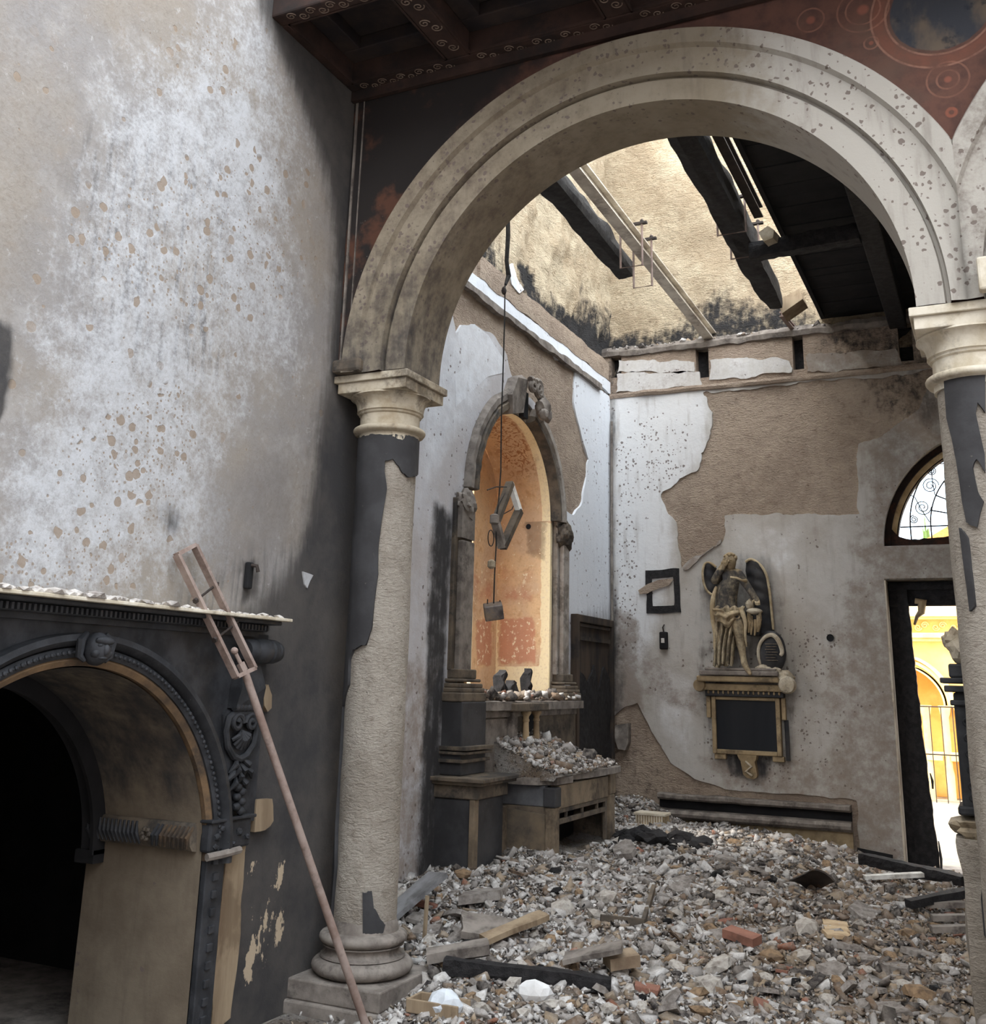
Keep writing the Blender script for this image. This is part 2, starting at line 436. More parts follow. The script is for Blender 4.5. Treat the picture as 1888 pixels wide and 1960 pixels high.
def m_simple(name, a, b, sc=8.0, ro=0.85, bs=0.3, dark=None, damt=0.5, spots=None, vstr=False, metal=0.0, dist=0.01):
    g = NG(name); vec = g.scale((1, 1, 0.15)) if vstr else None
    n1 = g.noise(sc, 6, 0.62, vec); n2 = g.noise(sc*6, 5, 0.7, vec)
    c = g.mix(g.st(n1, 0.35, 0.68), a, b)
    if dark: c = g.mix(g.mul(g.st(g.ad(g.noise(sc*0.45, 5, 0.65), g.mul(g.ad(n2, -0.5), 0.3)), 0.5, 0.66), damt), c, dark)
    if spots: c = g.mix(g.st(n2, 0.66, 0.72), c, spots)
    return g.out(c, ro, g.bump(g.ad(n1, g.mul(n2, 0.5)), bs, dist), metal)

def m_piece(name, ro=0.95):           # rubble: colour of each piece from a colour attribute
    g = NG(name); n1 = g.noise(22, 5, 0.65); n2 = g.noise(90, 4, 0.7)
    c = g.attr('tone', 'Color')
    c = g.mix(g.mul(g.st(n1, 0.35, 0.65), 0.55), c, srgb(150, 142, 134))
    c = g.mix(g.mul(g.st(n2, 0.5, 0.72), 0.4), c, srgb(66, 58, 54))
    return g.out(c, ro, g.bump(g.ad(n1, n2), 0.5, 0.01))

M = {}
M['left'] = m_leftwall()
M['mortar'] = m_mortar('exposed_mortar', srgb(184, 166, 148), srgb(166, 148, 132), srgb(124, 106, 92), 1.0, .75)
M['upper'] = m_mortar('sunlit_rubble_masonry', srgb(222, 206, 178), srgb(200, 180, 152), srgb(142, 120, 96), 0.9, 1.0)
M['far'] = m_plaster('grey_plaster_far', srgb(184, 180, 174), srgb(168, 161, 152), srgb(216, 216, 216), srgb(138, 125, 115))
M['aisle'] = m_plaster('white_plaster_aisle', srgb(196, 196, 200), srgb(184, 180, 180), srgb(224, 227, 232), srgb(146, 134, 124), 1.0, .3, .12)
M['arch'] = m_plaster('arch_limewash', srgb(142, 132, 116), srgb(128, 117, 100), srgb(172, 167, 159), srgb(96, 84, 76), 1.2, 0.2)
M['colbare'] = m_mortar('bare_column_render', srgb(168, 160, 149), srgb(150, 141, 130), srgb(106, 97, 87), 1.2, .55)
M['colblack'] = m_simple('blackened_column_plaster', (0.036, 0.035, 0.037), (0.054, 0.053, 0.056), 5, 0.75, 0.25, spots=(0.12, 0.11, 0.1))
M['stone'] = m_simple('smoked_limestone', srgb(188, 178, 160), srgb(156, 142, 120), 7, 0.85, 0.3, srgb(66, 58, 52), 0.65)
M['stonelight'] = m_simple('pale_limestone', srgb(214, 206, 190), srgb(184, 172, 150), 8, 0.85, 0.25, srgb(92, 80, 68), 0.45)
M['stonedark'] = m_simple('sooty_stone', srgb(112, 100, 86), srgb(74, 68, 62), 6, 0.85, 0.35, (0.03, 0.029, 0.03), 0.8)
M['stonegrey'] = m_simple('ash_grey_stone', srgb(140, 132, 124), srgb(106, 98, 92), 8, 0.9, 0.3, srgb(56, 50, 48), 0.6)
M['char'] = m_simple('charred_wood', (0.013, 0.012, 0.013), (0.03, 0.028, 0.029), 18, 0.7, 0.8, spots=(0.07, 0.065, 0.065), dist=0.02)
M['blackcarve'] = m_simple('blackened_carved_wood', (0.022, 0.023, 0.026), (0.045, 0.046, 0.051), 9, 0.6, 0.25, spots=(0.1, 0.095, 0.09))
M['tanwood'] = m_simple('bare_split_wood', srgb(158, 140, 116), srgb(126, 108, 88), 6, 0.85, 0.5, srgb(80, 62, 46), 0.5, vstr=True)
M['ash'] = m_simple('white_ash', srgb(206, 200, 194), srgb(160, 152, 146), 20, 0.95, 0.6, srgb(90, 82, 78), 0.5)
M['coffer'] = m_simple('painted_coffer_wood', srgb(70, 52, 46), srgb(48, 38, 35), 4, 0.8, 0.2, (0.02, 0.018, 0.018), 0.75)
M['cofferdark'] = m_simple('sooty_coffer_panel', (0.024, 0.02, 0.022), (0.05, 0.035, 0.03), 5, 0.85, 0.2)
M['cofferornament'] = m_simple('faded_scroll_paint', srgb(128, 112, 100), srgb(100, 84, 74), 9, 0.85, 0.1)
M['steel'] = m_simple('greyed_steel', srgb(214, 206, 192), srgb(176, 166, 152), 6, 0.5, 0.2, srgb(84, 60, 46), 0.5, metal=0.25)
M['rust'] = m_simple('rusty_iron', srgb(150, 134, 126), srgb(126, 106, 97), 9, 0.7, 0.35, srgb(84, 68, 62), 0.5)
M['iron'] = m_simple('dark_iron', srgb(62, 54, 50), srgb(44, 38, 36), 12, 0.6, 0.2)
M['black'] = m_simple('soot_black', (0.012, 0.012, 0.013), (0.02, 0.019, 0.02), 4, 0.95, 0.2)
M['slate'] = m_simple('black_slate', (0.012, 0.014, 0.018), (0.022, 0.024, 0.028), 2, 0.35, 0.05, vstr=True, spots=(0.05, 0.05, 0.05))
M['tabframe'] = m_simple('yellowed_marble', srgb(164, 144, 112), srgb(132, 114, 88), 8, 0.6, 0.2, srgb(56, 48, 40), 0.6)
M['bronze'] = m_plaster('smoked_marble_figure', srgb(196, 180, 150), srgb(150, 132, 104), srgb(206, 192, 166), srgb(64, 56, 50), 3.0, .15)
M['figdark'] = m_simple('soot_dark_marble', (0.02, 0.021, 0.025), (0.045, 0.042, 0.042), 6, 0.5, 0.25, spots=srgb(120, 108, 90))
M['piece'] = m_piece('rubble_pieces')
M['cable'] = m_simple('burnt_cable', (0.02, 0.018, 0.018), (0.05, 0.045, 0.04), 20, 0.7, 0.2)
M['white'] = m_simple('whitened_metal', srgb(232, 230, 224), srgb(200, 196, 188), 14, 0.6, 0.2, srgb(120, 112, 104), 0.4)
M['brickred'] = m_simple('fired_brick', srgb(152, 108, 92), srgb(134, 94, 80), 10, 0.9, 0.5, srgb(104, 80, 70), 0.4)
# ================================================================== THE SETTING
def amask(regs, conv):               # regs: (pixel polygon, softness, value) -> attribute function
    R_ = [(conv(p), w, val) for p, w, val in regs]
    def f(u, v):
        r = np.zeros(len(u))
        for p, w, val in R_: r = np.maximum(r, val*soft(u, v, p, w))
        return r
    return f
cN = lambda p: uvX(p, XN)
cL = lambda p: uvX(p, XL)
cB = lambda p: uvY(p, YB)
cA = lambda p: uvY(p, YA)

# ---- floor
fl = slab('floor', [(-9, -6), (7, -6), (7, 12.1), (-9, 12.1)], [], lambda u, v, d: (u, v, d), 1.0, 0.1, M['stonegrey'], back=True)
struct(fl)

# ---- nave left wall with the portal opening
PCY, PCZ, PR = 3.273, 0.80, 0.88
hole = [(PCY-PR, 0.0), (PCY-PR, PCZ)]+[(PCY-PR*math.cos(a), PCZ+PR*math.sin(a)) for a in np.linspace(0, math.pi, 40)[1:-1]]+[(PCY+PR, PCZ), (PCY+PR, 0.0)]
outl = dens([(-6.0, 0.0), (PCY-PR, 0.0)], .3, False)[:-1]+hole+dens([(PCY+PR, 0.0), (YAB, 0.0), (YAB, 8.8), (-6.0, 8.8), (-6.0, 0.0)], .3, False)[1:-1]
a_soot = amask([([(482, -90), (500, 20), (560, 150), (600, 250), (632, 340), (645, 450), (645, 560), (634, 700), (612, 800), (606, 900), (596, 1000), (575, 1060), (545, 1110), (490, 1165), (440, 1200), (300, 1195), (0, 1165), (-300, 1150), (-500, 2300), (900, 2300), (760, -90)], .2, 1.0),
                ([(-60, 600), (20, 620), (24, 700), (8, 790), (-60, 900)], .03, 1.0), ([(300, 960), (345, 975), (350, 1010), (330, 1030), (310, 1000)], .07, .55),
                ([(466, 1075), (486, 1075), (482, 1140), (462, 1140)], .02, .95)], cN)
a_ash = amask([([(160, 360), (230, 120), (330, 40), (480, -40), (540, 120), (600, 260), (560, 420), (575, 560), (560, 700), (470, 800), (330, 760), (190, 680), (120, 500)], .42, .62),
               ([(60, 640), (200, 560), (400, 620), (480, 760), (420, 900), (440, 1000), (400, 1150), (60, 1150), (-40, 1100), (10, 900), (90, 750)], .36, .72),
               ([(400, 150), (490, 150), (500, 250), (560, 380), (500, 420), (430, 300)], .2, .85)], cN)
a_spot = amask([([(90, 910), (150, 830), (230, 760), (350, 750), (380, 850), (330, 965), (230, 965), (130, 930)], .05, .82), ([(-10, 1060), (60, 1000), (140, 980), (300, 990), (260, 1110), (150, 1145), (-10, 1135)], .05, .74),
                ([(90, 420), (400, 280), (580, 320), (560, 590), (300, 620)], .1, .42), ([(260, 40), (460, 60), (450, 200), (330, 140)], .08, .3)], cN)
a_grey = amask([([(380, 900), (560, 840), (580, 1010), (480, 1140), (390, 1160), (360, 1060)], .14, .62), ([(-200, -50), (150, -50), (180, 200), (60, 560), (-200, 560)], .3, .3)], cN)
a_smear = amask([([(160, 260), (440, 240), (430, 700), (330, 760), (150, 640)], .2, 1.0), ([(430, 1050), (560, 1050), (480, 1160), (330, 1160)], .1, .9)], cN)
a_flake = amask([([(470, 1640), (560, 1620), (545, 1830), (450, 1930)], .06, 1.5), ([(480, 1290), (520, 1290), (515, 1390), (480, 1380)], .03, .5), ([(470, 1090), (600, 1060), (590, 1140), (480, 1170)], .05, .9)], cN)
def d_left(u, v): return (fbm(u*1.2, v*1.2, 3, 3)-0.5)*0.03
wl_ = slab('wall_left', outl, [], PX(XN), 0.055, 0.7, M['left'], d_left, dict(soot=a_soot, ash=a_ash, spot=a_spot, grey=a_grey, smear=a_smear, flake=a_flake), seed=2)
struct(wl_)
# a flap of loosened plaster high on the wall and small hanging flakes
for k, (pp, t) in enumerate([([(578, 1094), (598, 1101), (592, 1112), (586, 1126), (581, 1118)], .012)]):
    p = slab('plaster_flake', rough(cN(pp), .02, .006, k), [], PX(XN+.004), .02, .012, M['left'], lambda u, v: (fbm(u*5, v*5, 4, 2))*0.02, dict(ash=lambda u, v: np.full(len(u), .8)), back=True, parent=wl_)
# the dark room behind the portal
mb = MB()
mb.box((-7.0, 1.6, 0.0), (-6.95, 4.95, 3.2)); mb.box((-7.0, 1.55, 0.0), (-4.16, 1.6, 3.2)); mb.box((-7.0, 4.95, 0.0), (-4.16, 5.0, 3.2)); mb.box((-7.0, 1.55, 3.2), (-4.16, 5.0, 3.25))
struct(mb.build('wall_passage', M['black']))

# the rest of the nave, behind and right of the camera
MB().box((6.0, -6.2, 0), (6.3, YAB, 8.8)).build('wall_right', M['aisle'])['kind'] = 'structure'
MB().box((XN-.3, -6.3, 0), (6.3, -6.0, 8.8)).build('wall_front', M['aisle'])['kind'] = 'structure'
# ---- arcade wall
def m_fresco():
    g = NG('painted_spandrel')
    n1 = g.noise(1.6, 5, 0.6); n2 = g.noise(9, 6, 0.65); n3 = g.noise(40, 5, 0.7)
    c = g.mix(g.st(n2, 0.35, 0.7), srgb(104, 74, 64), srgb(84, 62, 56))
    c = g.mix(g.mul(g.st(n1, 0.5, 0.7), 0.5), c, srgb(98, 84, 74))
    sx = g.new('ShaderNodeSeparateXYZ'); g.L.new(g.obj, sx.inputs[0])
    def dist(cx, cz): 
        return g.ma('SQRT', g.ad(g.ma('POWER', g.ad(sx.outputs[0], -cx), 2), g.ma('POWER', g.ad(sx.outputs[2], -cz), 2)))
    def ring(cx, cz, r, w, colr, k, c):
        d = g.ma('ABSOLUTE', g.ad(dist(cx, cz), -r)); d = g.ad(d, g.mul(g.ad(n3, -0.5), 0.006)); return g.mix(g.mul(g.mul(g.st(d, w, w*0.3), k), g.st(n2, .3, .62)), c, colr)
    mc = onY(1800, 15, YA); R0 = onY(1700, 15, YA); r0 = abs(mc[0]-R0[0])
    # roundel: dark painted field inside red rings with pale lines
    c = ring(mc[0], mc[2], r0*1.22, .05, srgb(124, 82, 68), .8, c)
    for rr in (1.36, 1.07): c = ring(mc[0], mc[2], r0*rr, .008, srgb(164, 124, 106), .6, c)
    fld = g.st(g.ad(dist(mc[0], mc[2]), g.mul(g.ad(n2, -0.5), 0.02)), r0*1.0, r0*0.96)
    pf = g.mix(g.st(g.noise(5, 4, 0.6, g.scale((1, 1, .5))), 0.4, 0.62), srgb(62, 64, 70), srgb(106, 94, 82))
    pf = g.mix(g.mul(g.st(g.noise(11, 5, 0.6), 0.55, 0.7), 0.7), pf, srgb(34, 42, 52))
    c = g.mix(fld, c, pf)
    for (px_, py_, rp, rings) in ((1815, 152, 22, (1.0, 1.9)), (1652, 18, 34, (1.0, 1.5)), (1552, 38, 26, (1.0,)), (1668, 82, 14, (1.0,))):
        q = onY(px_, py_, YA); e = onY(px_+rp, py_, YA); rr = abs(e[0]-q[0])
        for k in rings: c = ring(q[0], q[2], rr*k, .007, srgb(156, 112, 94), .5, c)
        c = g.mix(g.mul(g.st(dist(q[0], q[2]), rr*.45, rr*.2), .5), c, srgb(160, 98, 80))
    q = onY(1822, 215, YA); c = ring(q[0], q[2], .02, .012, srgb(160, 96, 76), .6, c)
    soot = g.attr('soot')
    rb = g.st(g.noise(2.3, 5, 0.6), 0.56, 0.66)
    sc = g.mix(g.mul(rb, 0.75), (0.024, 0.020, 0.019), srgb(96, 64, 50))
    c = g.mix(g.st(g.ad(soot, g.mul(g.ad(n2, -0.5), 0.5)), 0.2, 0.9), c, sc)
    c = g.mix(g.mul(g.st(n3, 0.66, 0.72), g.attr('ash')), c, srgb(150, 146, 140))
    return g.out(c, 0.9, g.bump(n2, 0.2, 0.01))
M['fresco'] = m_fresco()
arc = [(XN, ACZ)]
cent = [ACX, ACX+SPAN]
for c0 in cent:
    arc += [(c0-(AR+.012)*math.cos(a), ACZ+(AR+.012)*math.sin(a)) for a in np.linspace(0, math.pi, 60)]
arc += [(6.0, ACZ)]
outl = arc+dens([(6.0, ACZ), (6.0, 5.95), (XN, 5.95), (XN, ACZ)], .4, False)[1:-1]
a_s = amask([([(600, 100), (1180, -60), (1100, 60), (960, 190), (800, 380), (700, 560), (680, 720), (600, 720)], .22, .98), ([(600, 220), (1500, -10), (1500, -300), (600, -300)], .12, .9)], cA)
a_w = amask([([(640, 430), (760, 380), (700, 560), (690, 700), (630, 700)], .1, .9)], cA)
wa = slab('wall_arcade', outl, [], PY(YA), 0.07, YAB-YA, M['fresco'], lambda u, v: (fbm(u*2, v*2, 5, 3)-.5)*.012, dict(soot=a_s, ash=a_w), seed=4)
struct(wa)
def band(name, c0, prof, mat, xlo, xhi, n=150):
    V = []; F = []; m = len(prof)
    for i in range(n+1):
        a = math.pi*i/n
        for (r, d) in prof:
            x = c0-r*math.cos(a); z = ACZ+r*math.sin(a)
            V.append((min(max(x, xlo), xhi), YA-d, z))
    for i in range(n):
        for j in range(m-1): F.append((i*m+j, (i+1)*m+j, (i+1)*m+j+1, i*m+j+1))
    V = np.array(V); u, v = V[:, 0], V[:, 2]
    ang = np.arctan2(v-ACZ, u-c0); k = sstep(0.75, 2.5, ang)           # 0 right .. 1 left
    at = dict(soot=np.clip(.52*k*sstep(4.9, 3.4, v)+.10*(fbm(u*3, v*3, 8)-.3), 0, 1)*(1 if c0 < 0 else .3), ash=np.clip(.95*sstep(-1.6, -.3, u), 0, 1), spot=np.where(np.abs(V[:, 1]-YA) < .2, .46, 0.0),  # ash only pales the bands towards their right side
              dirt=np.clip(.12+.34*k, 0, 1))
    o = mesh_obj(name, V, F, mat, None, True, at); o.data.set_sharp_from_angle(angle=math.radians(35)); put(o, wa); return o
MIDX = ACX+SPAN/2
for i, c0 in enumerate(cent):
    lo = XN if i == 0 else MIDX; hi = MIDX if i == 0 else 6
    band('arch_soffit', c0, [(AR, -.385), (AR, -.2), (AR, .0), (AR, .04)], M['arch'], lo, hi)
    band('inner_archivolt', c0, [(AR, .04), (AR+.065, .043), (AR+.125, .04), (AR+.133, .012), (AR+.148, .012)], M['arch'], lo, hi)
    band('outer_archivolt', c0, [(AR+.148, .012), (AR+.152, .066), (AR+.19, .058), (AR+.25, .052), (AR+.30, .06), (AR+.315, .09)], M['arch'], lo, hi)
    band('archivolt_fillet', c0, [(AR+.315, .09), (AR+.40, .095), (AR+.408, .08), (AR+.408, -.01)], M['arch'], lo, hi)
# thin painted border strip in the corner beside the arch
mb = MB()
for (x, w, d) in ((XN+.02, .012, .012), (XN+.075, .006, .008)):
    mb.box((x, YA-d, ACZ+.1), (x+w, YA+.02, CEIL-.06))
mb.box((XN+.02, YA-.012, ACZ+.09), (XN+.08, YA+.02, ACZ+.102))
b = mb.build('corner_bead', M['stonegrey'], wa)

# ---- coffered soffit left over the nave side of the arcade
cl = empty('ceiling', (XN, YA, CEIL)); cl['kind'] = 'structure'; cl['label'] = 'fragment of a soot-darkened coffered wooden ceiling above the arch'
def cpart(name, mb, mat): return mb.build(name, mat, cl)
y0c, y1c = 4.10, YA-.012
cpart('front_fascia', MB().box((XN, y0c, CEIL), (4.0, y0c+.10, CEIL+.34), bev=.012), M['coffer'])
cpart('wall_beam', MB().box((XN, y1c-.10, CEIL), (4.0, y1c, CEIL+.34), bev=.008).box((XN, y1c-.03, CEIL-.07), (4.0, y1c, CEIL)), M['coffer'])
cpart('side_beam', MB().box((XN+.002, y0c+.10, CEIL), (XN+.05, y1c-.10, CEIL+.34), bev=.006), M['coffer'])
xb = [-2.65+1.02*i for i in range(7)]
def spiral(c, r0, turns, n=26, sgn=1, ph=0.0):
    return [(c[0]+r0*(1-t*.85)*math.cos(ph+sgn*t*turns*2*math.pi), c[1]+r0*(1-t*.85)*math.sin(ph+sgn*t*turns*2*math.pi)) for t in np.linspace(0, 1, n)]
xs = [XN+.05]+[x for x in xb]
for i, x in enumerate(xb):
    cb = cpart('coffer_beam', MB().box((x-.075, y0c+.10, CEIL), (x+.075, y1c-.10, CEIL+.3), bev=.012), M['coffer'])
    a = (XN+.05) if i == 0 else xb[i-1]+.075; bnd = x-.075
    cpart('coffer_panel', MB().box((a, y0c+.1, CEIL+.24), (bnd, y1c-.1, CEIL+.27)), M['cofferdark'])
    w = .13; fr = MB()
    for (p, q) in (((a, y0c+.1), (bnd, y0c+.1+w)), ((a, y1c-.1-w), (bnd, y1c-.1)), ((a, y0c+.1+w), (a+w, y1c-.1-w)), ((bnd-w, y0c+.1+w), (bnd, y1c-.1-w))):
        fr.box((p[0], p[1], CEIL+.15), (q[0], q[1], CEIL+.24), bev=.008)
    cpart('coffer_frame', fr, M['cofferdark'])
    lp = MB()
    for (p, q) in (((a, y0c+.1), (bnd, y0c+.112)), ((a, y1c-.112), (bnd, y1c-.1)), ((a, y0c+.1), (a+.012, y1c-.1)), ((bnd-.012, y0c+.1), (bnd, y1c-.1))):
        lp.box((p[0], p[1], CEIL+.0), (q[0], q[1], CEIL+.02))
    cpart('coffer_lip', lp, M['coffer'])
    orn = MB()
    for k in range(3):
        yy = y0c+.22+k*.21
        for sg in (1, -1): orn.tube([(px_, py_, CEIL-.001) for px_, py_ in spiral((x+sg*.022, yy+sg*.03), .035, 1.5, sgn=sg)], .004, 4)
    if i < 4: put(orn.build('scroll_ornament', M['cofferornament']), cb)
    orn = MB()
    for k in range(5):
        xx = a+.1+k*(bnd-a-.15)/4
        for sg in (1, -1):
            for yy in (y0c+.05, y1c-.05): orn.tube([(px_, py_, CEIL-.001) for px_, py_ in spiral((xx+sg*.035, yy+sg*.012), .032, 1.5, sgn=sg)], .0035, 4)
    if i < 4: cpart('scroll_ornament', orn, M['cofferornament'])

# ---- far wall of the aisle
DX0, DX1, DZ = -1.03, 1.41, 2.78
FCX, FZ, FR = 0.19, 3.12, 1.20
door = [(DX0, 0.0), (DX0, DZ), (DX1, DZ), (DX1, 0.0)]
fan = [(FCX-FR*math.cos(a), FZ+FR*math.sin(a)) for a in np.linspace(0, math.pi, 50)]
outl = dens([(XL-.35, 0.0), (DX0, 0.0)], .3, False)[:-1]+door+dens([(DX1, 0.0), (2.6, 0.0), (2.6, 5.58), (XL-.35, 5.58), (XL-.35, 0)], .25, False)[1:-1]
ZL = 5.58
sock = []
for (x0, x1, y0, y1) in ((1331, 1358, 655, 722), (1516, 1540, 642, 706), (1170, 1190, 668, 722), (1716, 1750, 600, 690)):
    p = onY(x0, y0, YB); q = onY(x1, y1, YB); t = min(p[2], 5.52)
    sock.append([(p[0], q[2]), (q[0], q[2]), (q[0], t), (p[0], t)])
def d_mort(u, v): return (fbm(u*3, v*3, 21, 4)-.5)*.03+(fbm(u*11, v*11, 22, 3)-.5)*.022
a_bs = amask([([(1560, 590), (1790, 560), (1800, 900), (1640, 740), (1560, 700)], .35, .55), ([(1160, 560), (1345, 600), (1345, 680), (1160, 690)], .12, .45), ([(1160, 640), (1185, 660), (1180, 1600), (1160, 1600)], .06, .6),
              ([(1160, 1380), (1300, 1470), (1460, 1520), (1640, 1535), (1640, 1640), (1160, 1640)], .15, .35)], cB)
wb = slab('wall_back', outl, [fan]+sock, PY(YB), 0.06, 0.42, M['mortar'], d_mort, dict(soot=a_bs), seed=6)
struct(wb)
for s_ in sock:                      # the pockets are closed at the back with charred wood
    mb = MB().box((s_[0][0]-.02, YB+.14, s_[0][1]-.02), (s_[1][0]+.02, YB+.3, s_[2][1]+.02)); mb.build('beam_socket', M['char'], wb)
# upper wall, set back behind a ledge
up_ = slab('wall_back_upper', dens([(XL-.5, 5.3), (2.6, 5.3), (2.6, 9.2), (XL-.5, 9.2)], .3), [], PY(YB+.14), 0.07, 0.3, M['upper'], lambda u, v: (fbm(u*2.5, v*2.5, 31, 4)-.5)*.09+(fbm(u*10, v*10, 33, 3)-.5)*.035,
           dict(soot=lambda u, v: np.clip(.8*sstep(6.5, 5.7, v+(fbm(u*2, v*2, 3)-.5)*.9)*sstep(-1.2, -2.0, u)+.5*sstep(-1.9, -1.2, u)*sstep(6.0, 5.5, v), 0, 1)), seed=7)
struct(up_)
# plaster skins on the far wall
E1 = cB([(1348, 752), (1366, 790), (1362, 830), (1342, 868), (1338, 898), (1302, 916), (1268, 946), (1276, 975), (1296, 1000), (1300, 1040), (1306, 1088), (1328, 1072), (1385, 1036), (1388, 988), (1420, 984), (1500, 986), (1560, 982), (1646, 984), (1645, 850), (1690, 836), (1740, 802), (1766, 770), (1778, 738), (1786, 708), (1734, 716), (1600, 729), (1500, 738), (1400, 748)])
low = [(1168, 1378), (1200, 1352), (1222, 1345), (1248, 1400), (1285, 1460), (1330, 1490), (1400, 1512), (1450, 1516), (1560, 1522), (1640, 1532)]
L_ = cB(low); zt = onY(1354, 746, YB)[2]
main_out = rough([(XL+.02, zt)]+[(XL+.02, L_[0][1])]+L_+[(L_[-1][0], 0.02)], .05, .025, 3, False)
main_out += dens([(L_[-1][0], .02), (DX0-.001, .02), (DX0-.001, DZ+.001), (DX1+.001, DZ+.001), (DX1+.001, .02), (2.6, .02), (2.6, zt), (XL+.02, zt)], .12, False)[1:-1]
a_far = dict(
    ash=amask([([(1168, 740), (1368, 740), (1350, 880), (1290, 960), (1300, 1080), (1220, 1320), (1168, 1200)], .25, .85), ([(1388, 985), (1560, 985), (1530, 1120), (1400, 1100)], .25, .45), ([(1230, 1250), (1330, 1300), (1340, 1480), (1260, 1400)], .12, .5)], cB),
    soot=amask([([(1160, 720), (1182, 720), (1180, 1120), (1200, 1250), (1195, 1420), (1160, 1420)], .07, .62), ([(1330, 1040), (1480, 1060), (1530, 1290), (1530, 1440), (1440, 1500), (1350, 1440), (1330, 1290)], .1, .42), ([(1380, 1430), (1500, 1440), (1470, 1490), (1400, 1490)], .07, .75),
                ([(1700, 560), (1830, 560), (1830, 840), (1700, 790)], .25, .4)], cB),
    dirt=amask([([(1640, 740), (1840, 740), (1840, 1700), (1600, 1700), (1560, 1300), (1640, 1000)], .3, .62), ([(1168, 1150), (1225, 1180), (1240, 1400), (1168, 1400)], .1, .75), ([(1300, 1440), (1640, 1450), (1640, 1540), (1400, 1520)], .12, .6), ([(1215, 1190), (1300, 1310), (1350, 1320), (1345, 1380), (1230, 1330)], .08, .6)], cB),
    spot=amask([([(1180, 860), (1230, 800), (1320, 810), (1320, 900), (1240, 960), (1190, 980)], .12, .62), ([(1180, 980), (1220, 980), (1220, 1250), (1180, 1250)], .05, .5), ([(1350, 1200), (1620, 1200), (1620, 1500), (1350, 1500)], .1, .3)], cB))
pl = slab('plaster_skin', main_out, [rough(E1, .028, .045, 5), fan], PY(YB-.02), 0.055, 0.03, M['far'], lambda u, v: (fbm(u*1.5, v*1.5, 9, 3)-.5)*.016, a_far, back=False, seed=8, parent=wb)
for k, (pp, dd) in enumerate([([(1182, 716), (1340, 712), (1345, 738), (1300, 742), (1180, 752)], .0), ([(1186, 690), (1330, 694), (1330, 712), (1182, 714)], .0), ([(1360, 690), (1430, 684), (1510, 692), (1516, 712), (1440, 722), (1358, 728)], .0), ([(1545, 680), (1715, 668), (1730, 700), (1545, 712)], 0), ([(1308, 1086), (1326, 1070), (1384, 1034), (1376, 1048), (1340, 1072), (1314, 1092)], .03)]):
    slab('plaster_patch', rough(cB(pp), .03, .05, 20+k), [], PY(YB-.018-dd), 0.05, 0.03, M['far'], None, dict(ash=lambda u, v, k=k: np.full(len(u), .5 if k < 3 else .1), dirt=lambda u, v, k=k: np.full(len(u), .4 if k < 3 else .62)), back=False, parent=wb)
# ragged string course
mb = MB()
xs_ = np.linspace(XL+.02, 2.5, 120); prof = [(0, -.03), (.045, -.028), (.06, .0), (.05, .03), (0, .04)]
def frm(x):
    k = 1+.8*(float(fbm(x*4, 1.7, 5))-.5)*2; return ((x, YB, zt+.02+.02*(float(fbm(x*3, 4.4, 6))-.5)), (0, -k, 0), (0, 0, 1))
mb.sweep(prof, xs_, frm); mb.build('string_course', M['mortar'], wb, smooth=True)
# ledge edge of broken masonry
mb = MB(); prof = [(-.2, -.05), (.035, -.05), (.05, .0), (.03, .05), (-.2, .06)]
mb.sweep(prof, np.linspace(XL-.2, 2.5, 160), lambda x: ((x, YB, ZL-.01+.05*(float(fbm(x*5, 2.2, 15))-.5)), (0, -1-1.2*(float(fbm(x*7, 5.2, 25))-.5), 0), (0, 0, 1+.8*(float(fbm(x*9, 3.3, 9))-.5))))
mb.build('masonry_ledge', M['stonegrey'], wb)
# ---- wall base moulding on the far wall
tr = empty('trim_1', (-2.45, YB, 0)); tr['kind'] = 'structure'; tr['label'] = 'broken stone bench moulding along the foot of the far wall'
q0 = onY(1265, 1520, YB); q1 = onY(1632, 1560, YB)
for (dz0, prof, nm, mt) in ((-.0, [(0, 0), (.10, 0), (.13, .02), (.13, .05), (.11, .06), (0, .06)], 'top_moulding', 'stonegrey'), (-.09, [(0, 0), (.03, 0), (.03, .09), (0, .09)], 'dark_frieze', 'black'), (-.19, [(0, 0), (.09, 0), (.14, .03), (.15, .06), (.12, .09), (.06, .1), (0, .1)], 'lower_torus', 'stonegrey'), (-.5, [(0, 0), (.04, 0), (.04, .31), (0, .31)], 'riser', 'tabframe')):
    mb = MB(); mb.sweep(prof, np.linspace(q0[0], q1[0], 60), lambda x, s=dz0, nm=nm: ((x, YB-.01, .50+s), (0, -1-(.9*(float(fbm(x*6, s*7, 3))-.5) if nm != 'dark_frieze' else 0), 0), (0, 0, 1+(.5*(float(fbm(x*5, s*3, 8))-.5) if 'm' in nm[:5] else 0))))
    mb.build(nm, M[mt], tr)

# ---- aisle left wall with the altar niche
NCY, NHW, NZ0, NSP = 8.84, 0.90, 1.55, 3.25
nich = [(NCY-NHW, NZ0), (NCY-NHW, NSP)]+[(NCY-NHW*math.cos(a), NSP+NHW*math.sin(a)) for a in np.linspace(0, math.pi, 50)[1:-1]]+[(NCY+NHW, NSP), (NCY+NHW, NZ0)]
def d_m2(u, v): return (fbm(u*3, v*3, 41, 4)-.5)*.03+(fbm(u*11, v*11, 42, 3)-.5)*.02
a_ls = amask([([(1140, 640), (1175, 640), (1175, 1600), (1150, 1600)], .08, .45)], cL)
wl2 = slab('wall_aisle_left', dens([(YAB-.05, 0), (YB+.1, 0), (YB+.1, 5.42), (YAB-.05, 5.42)], .25), [nich], PX(XL), 0.06, 0.45, M['mortar'], d_m2, dict(soot=a_ls), seed=9)
struct(wl2)
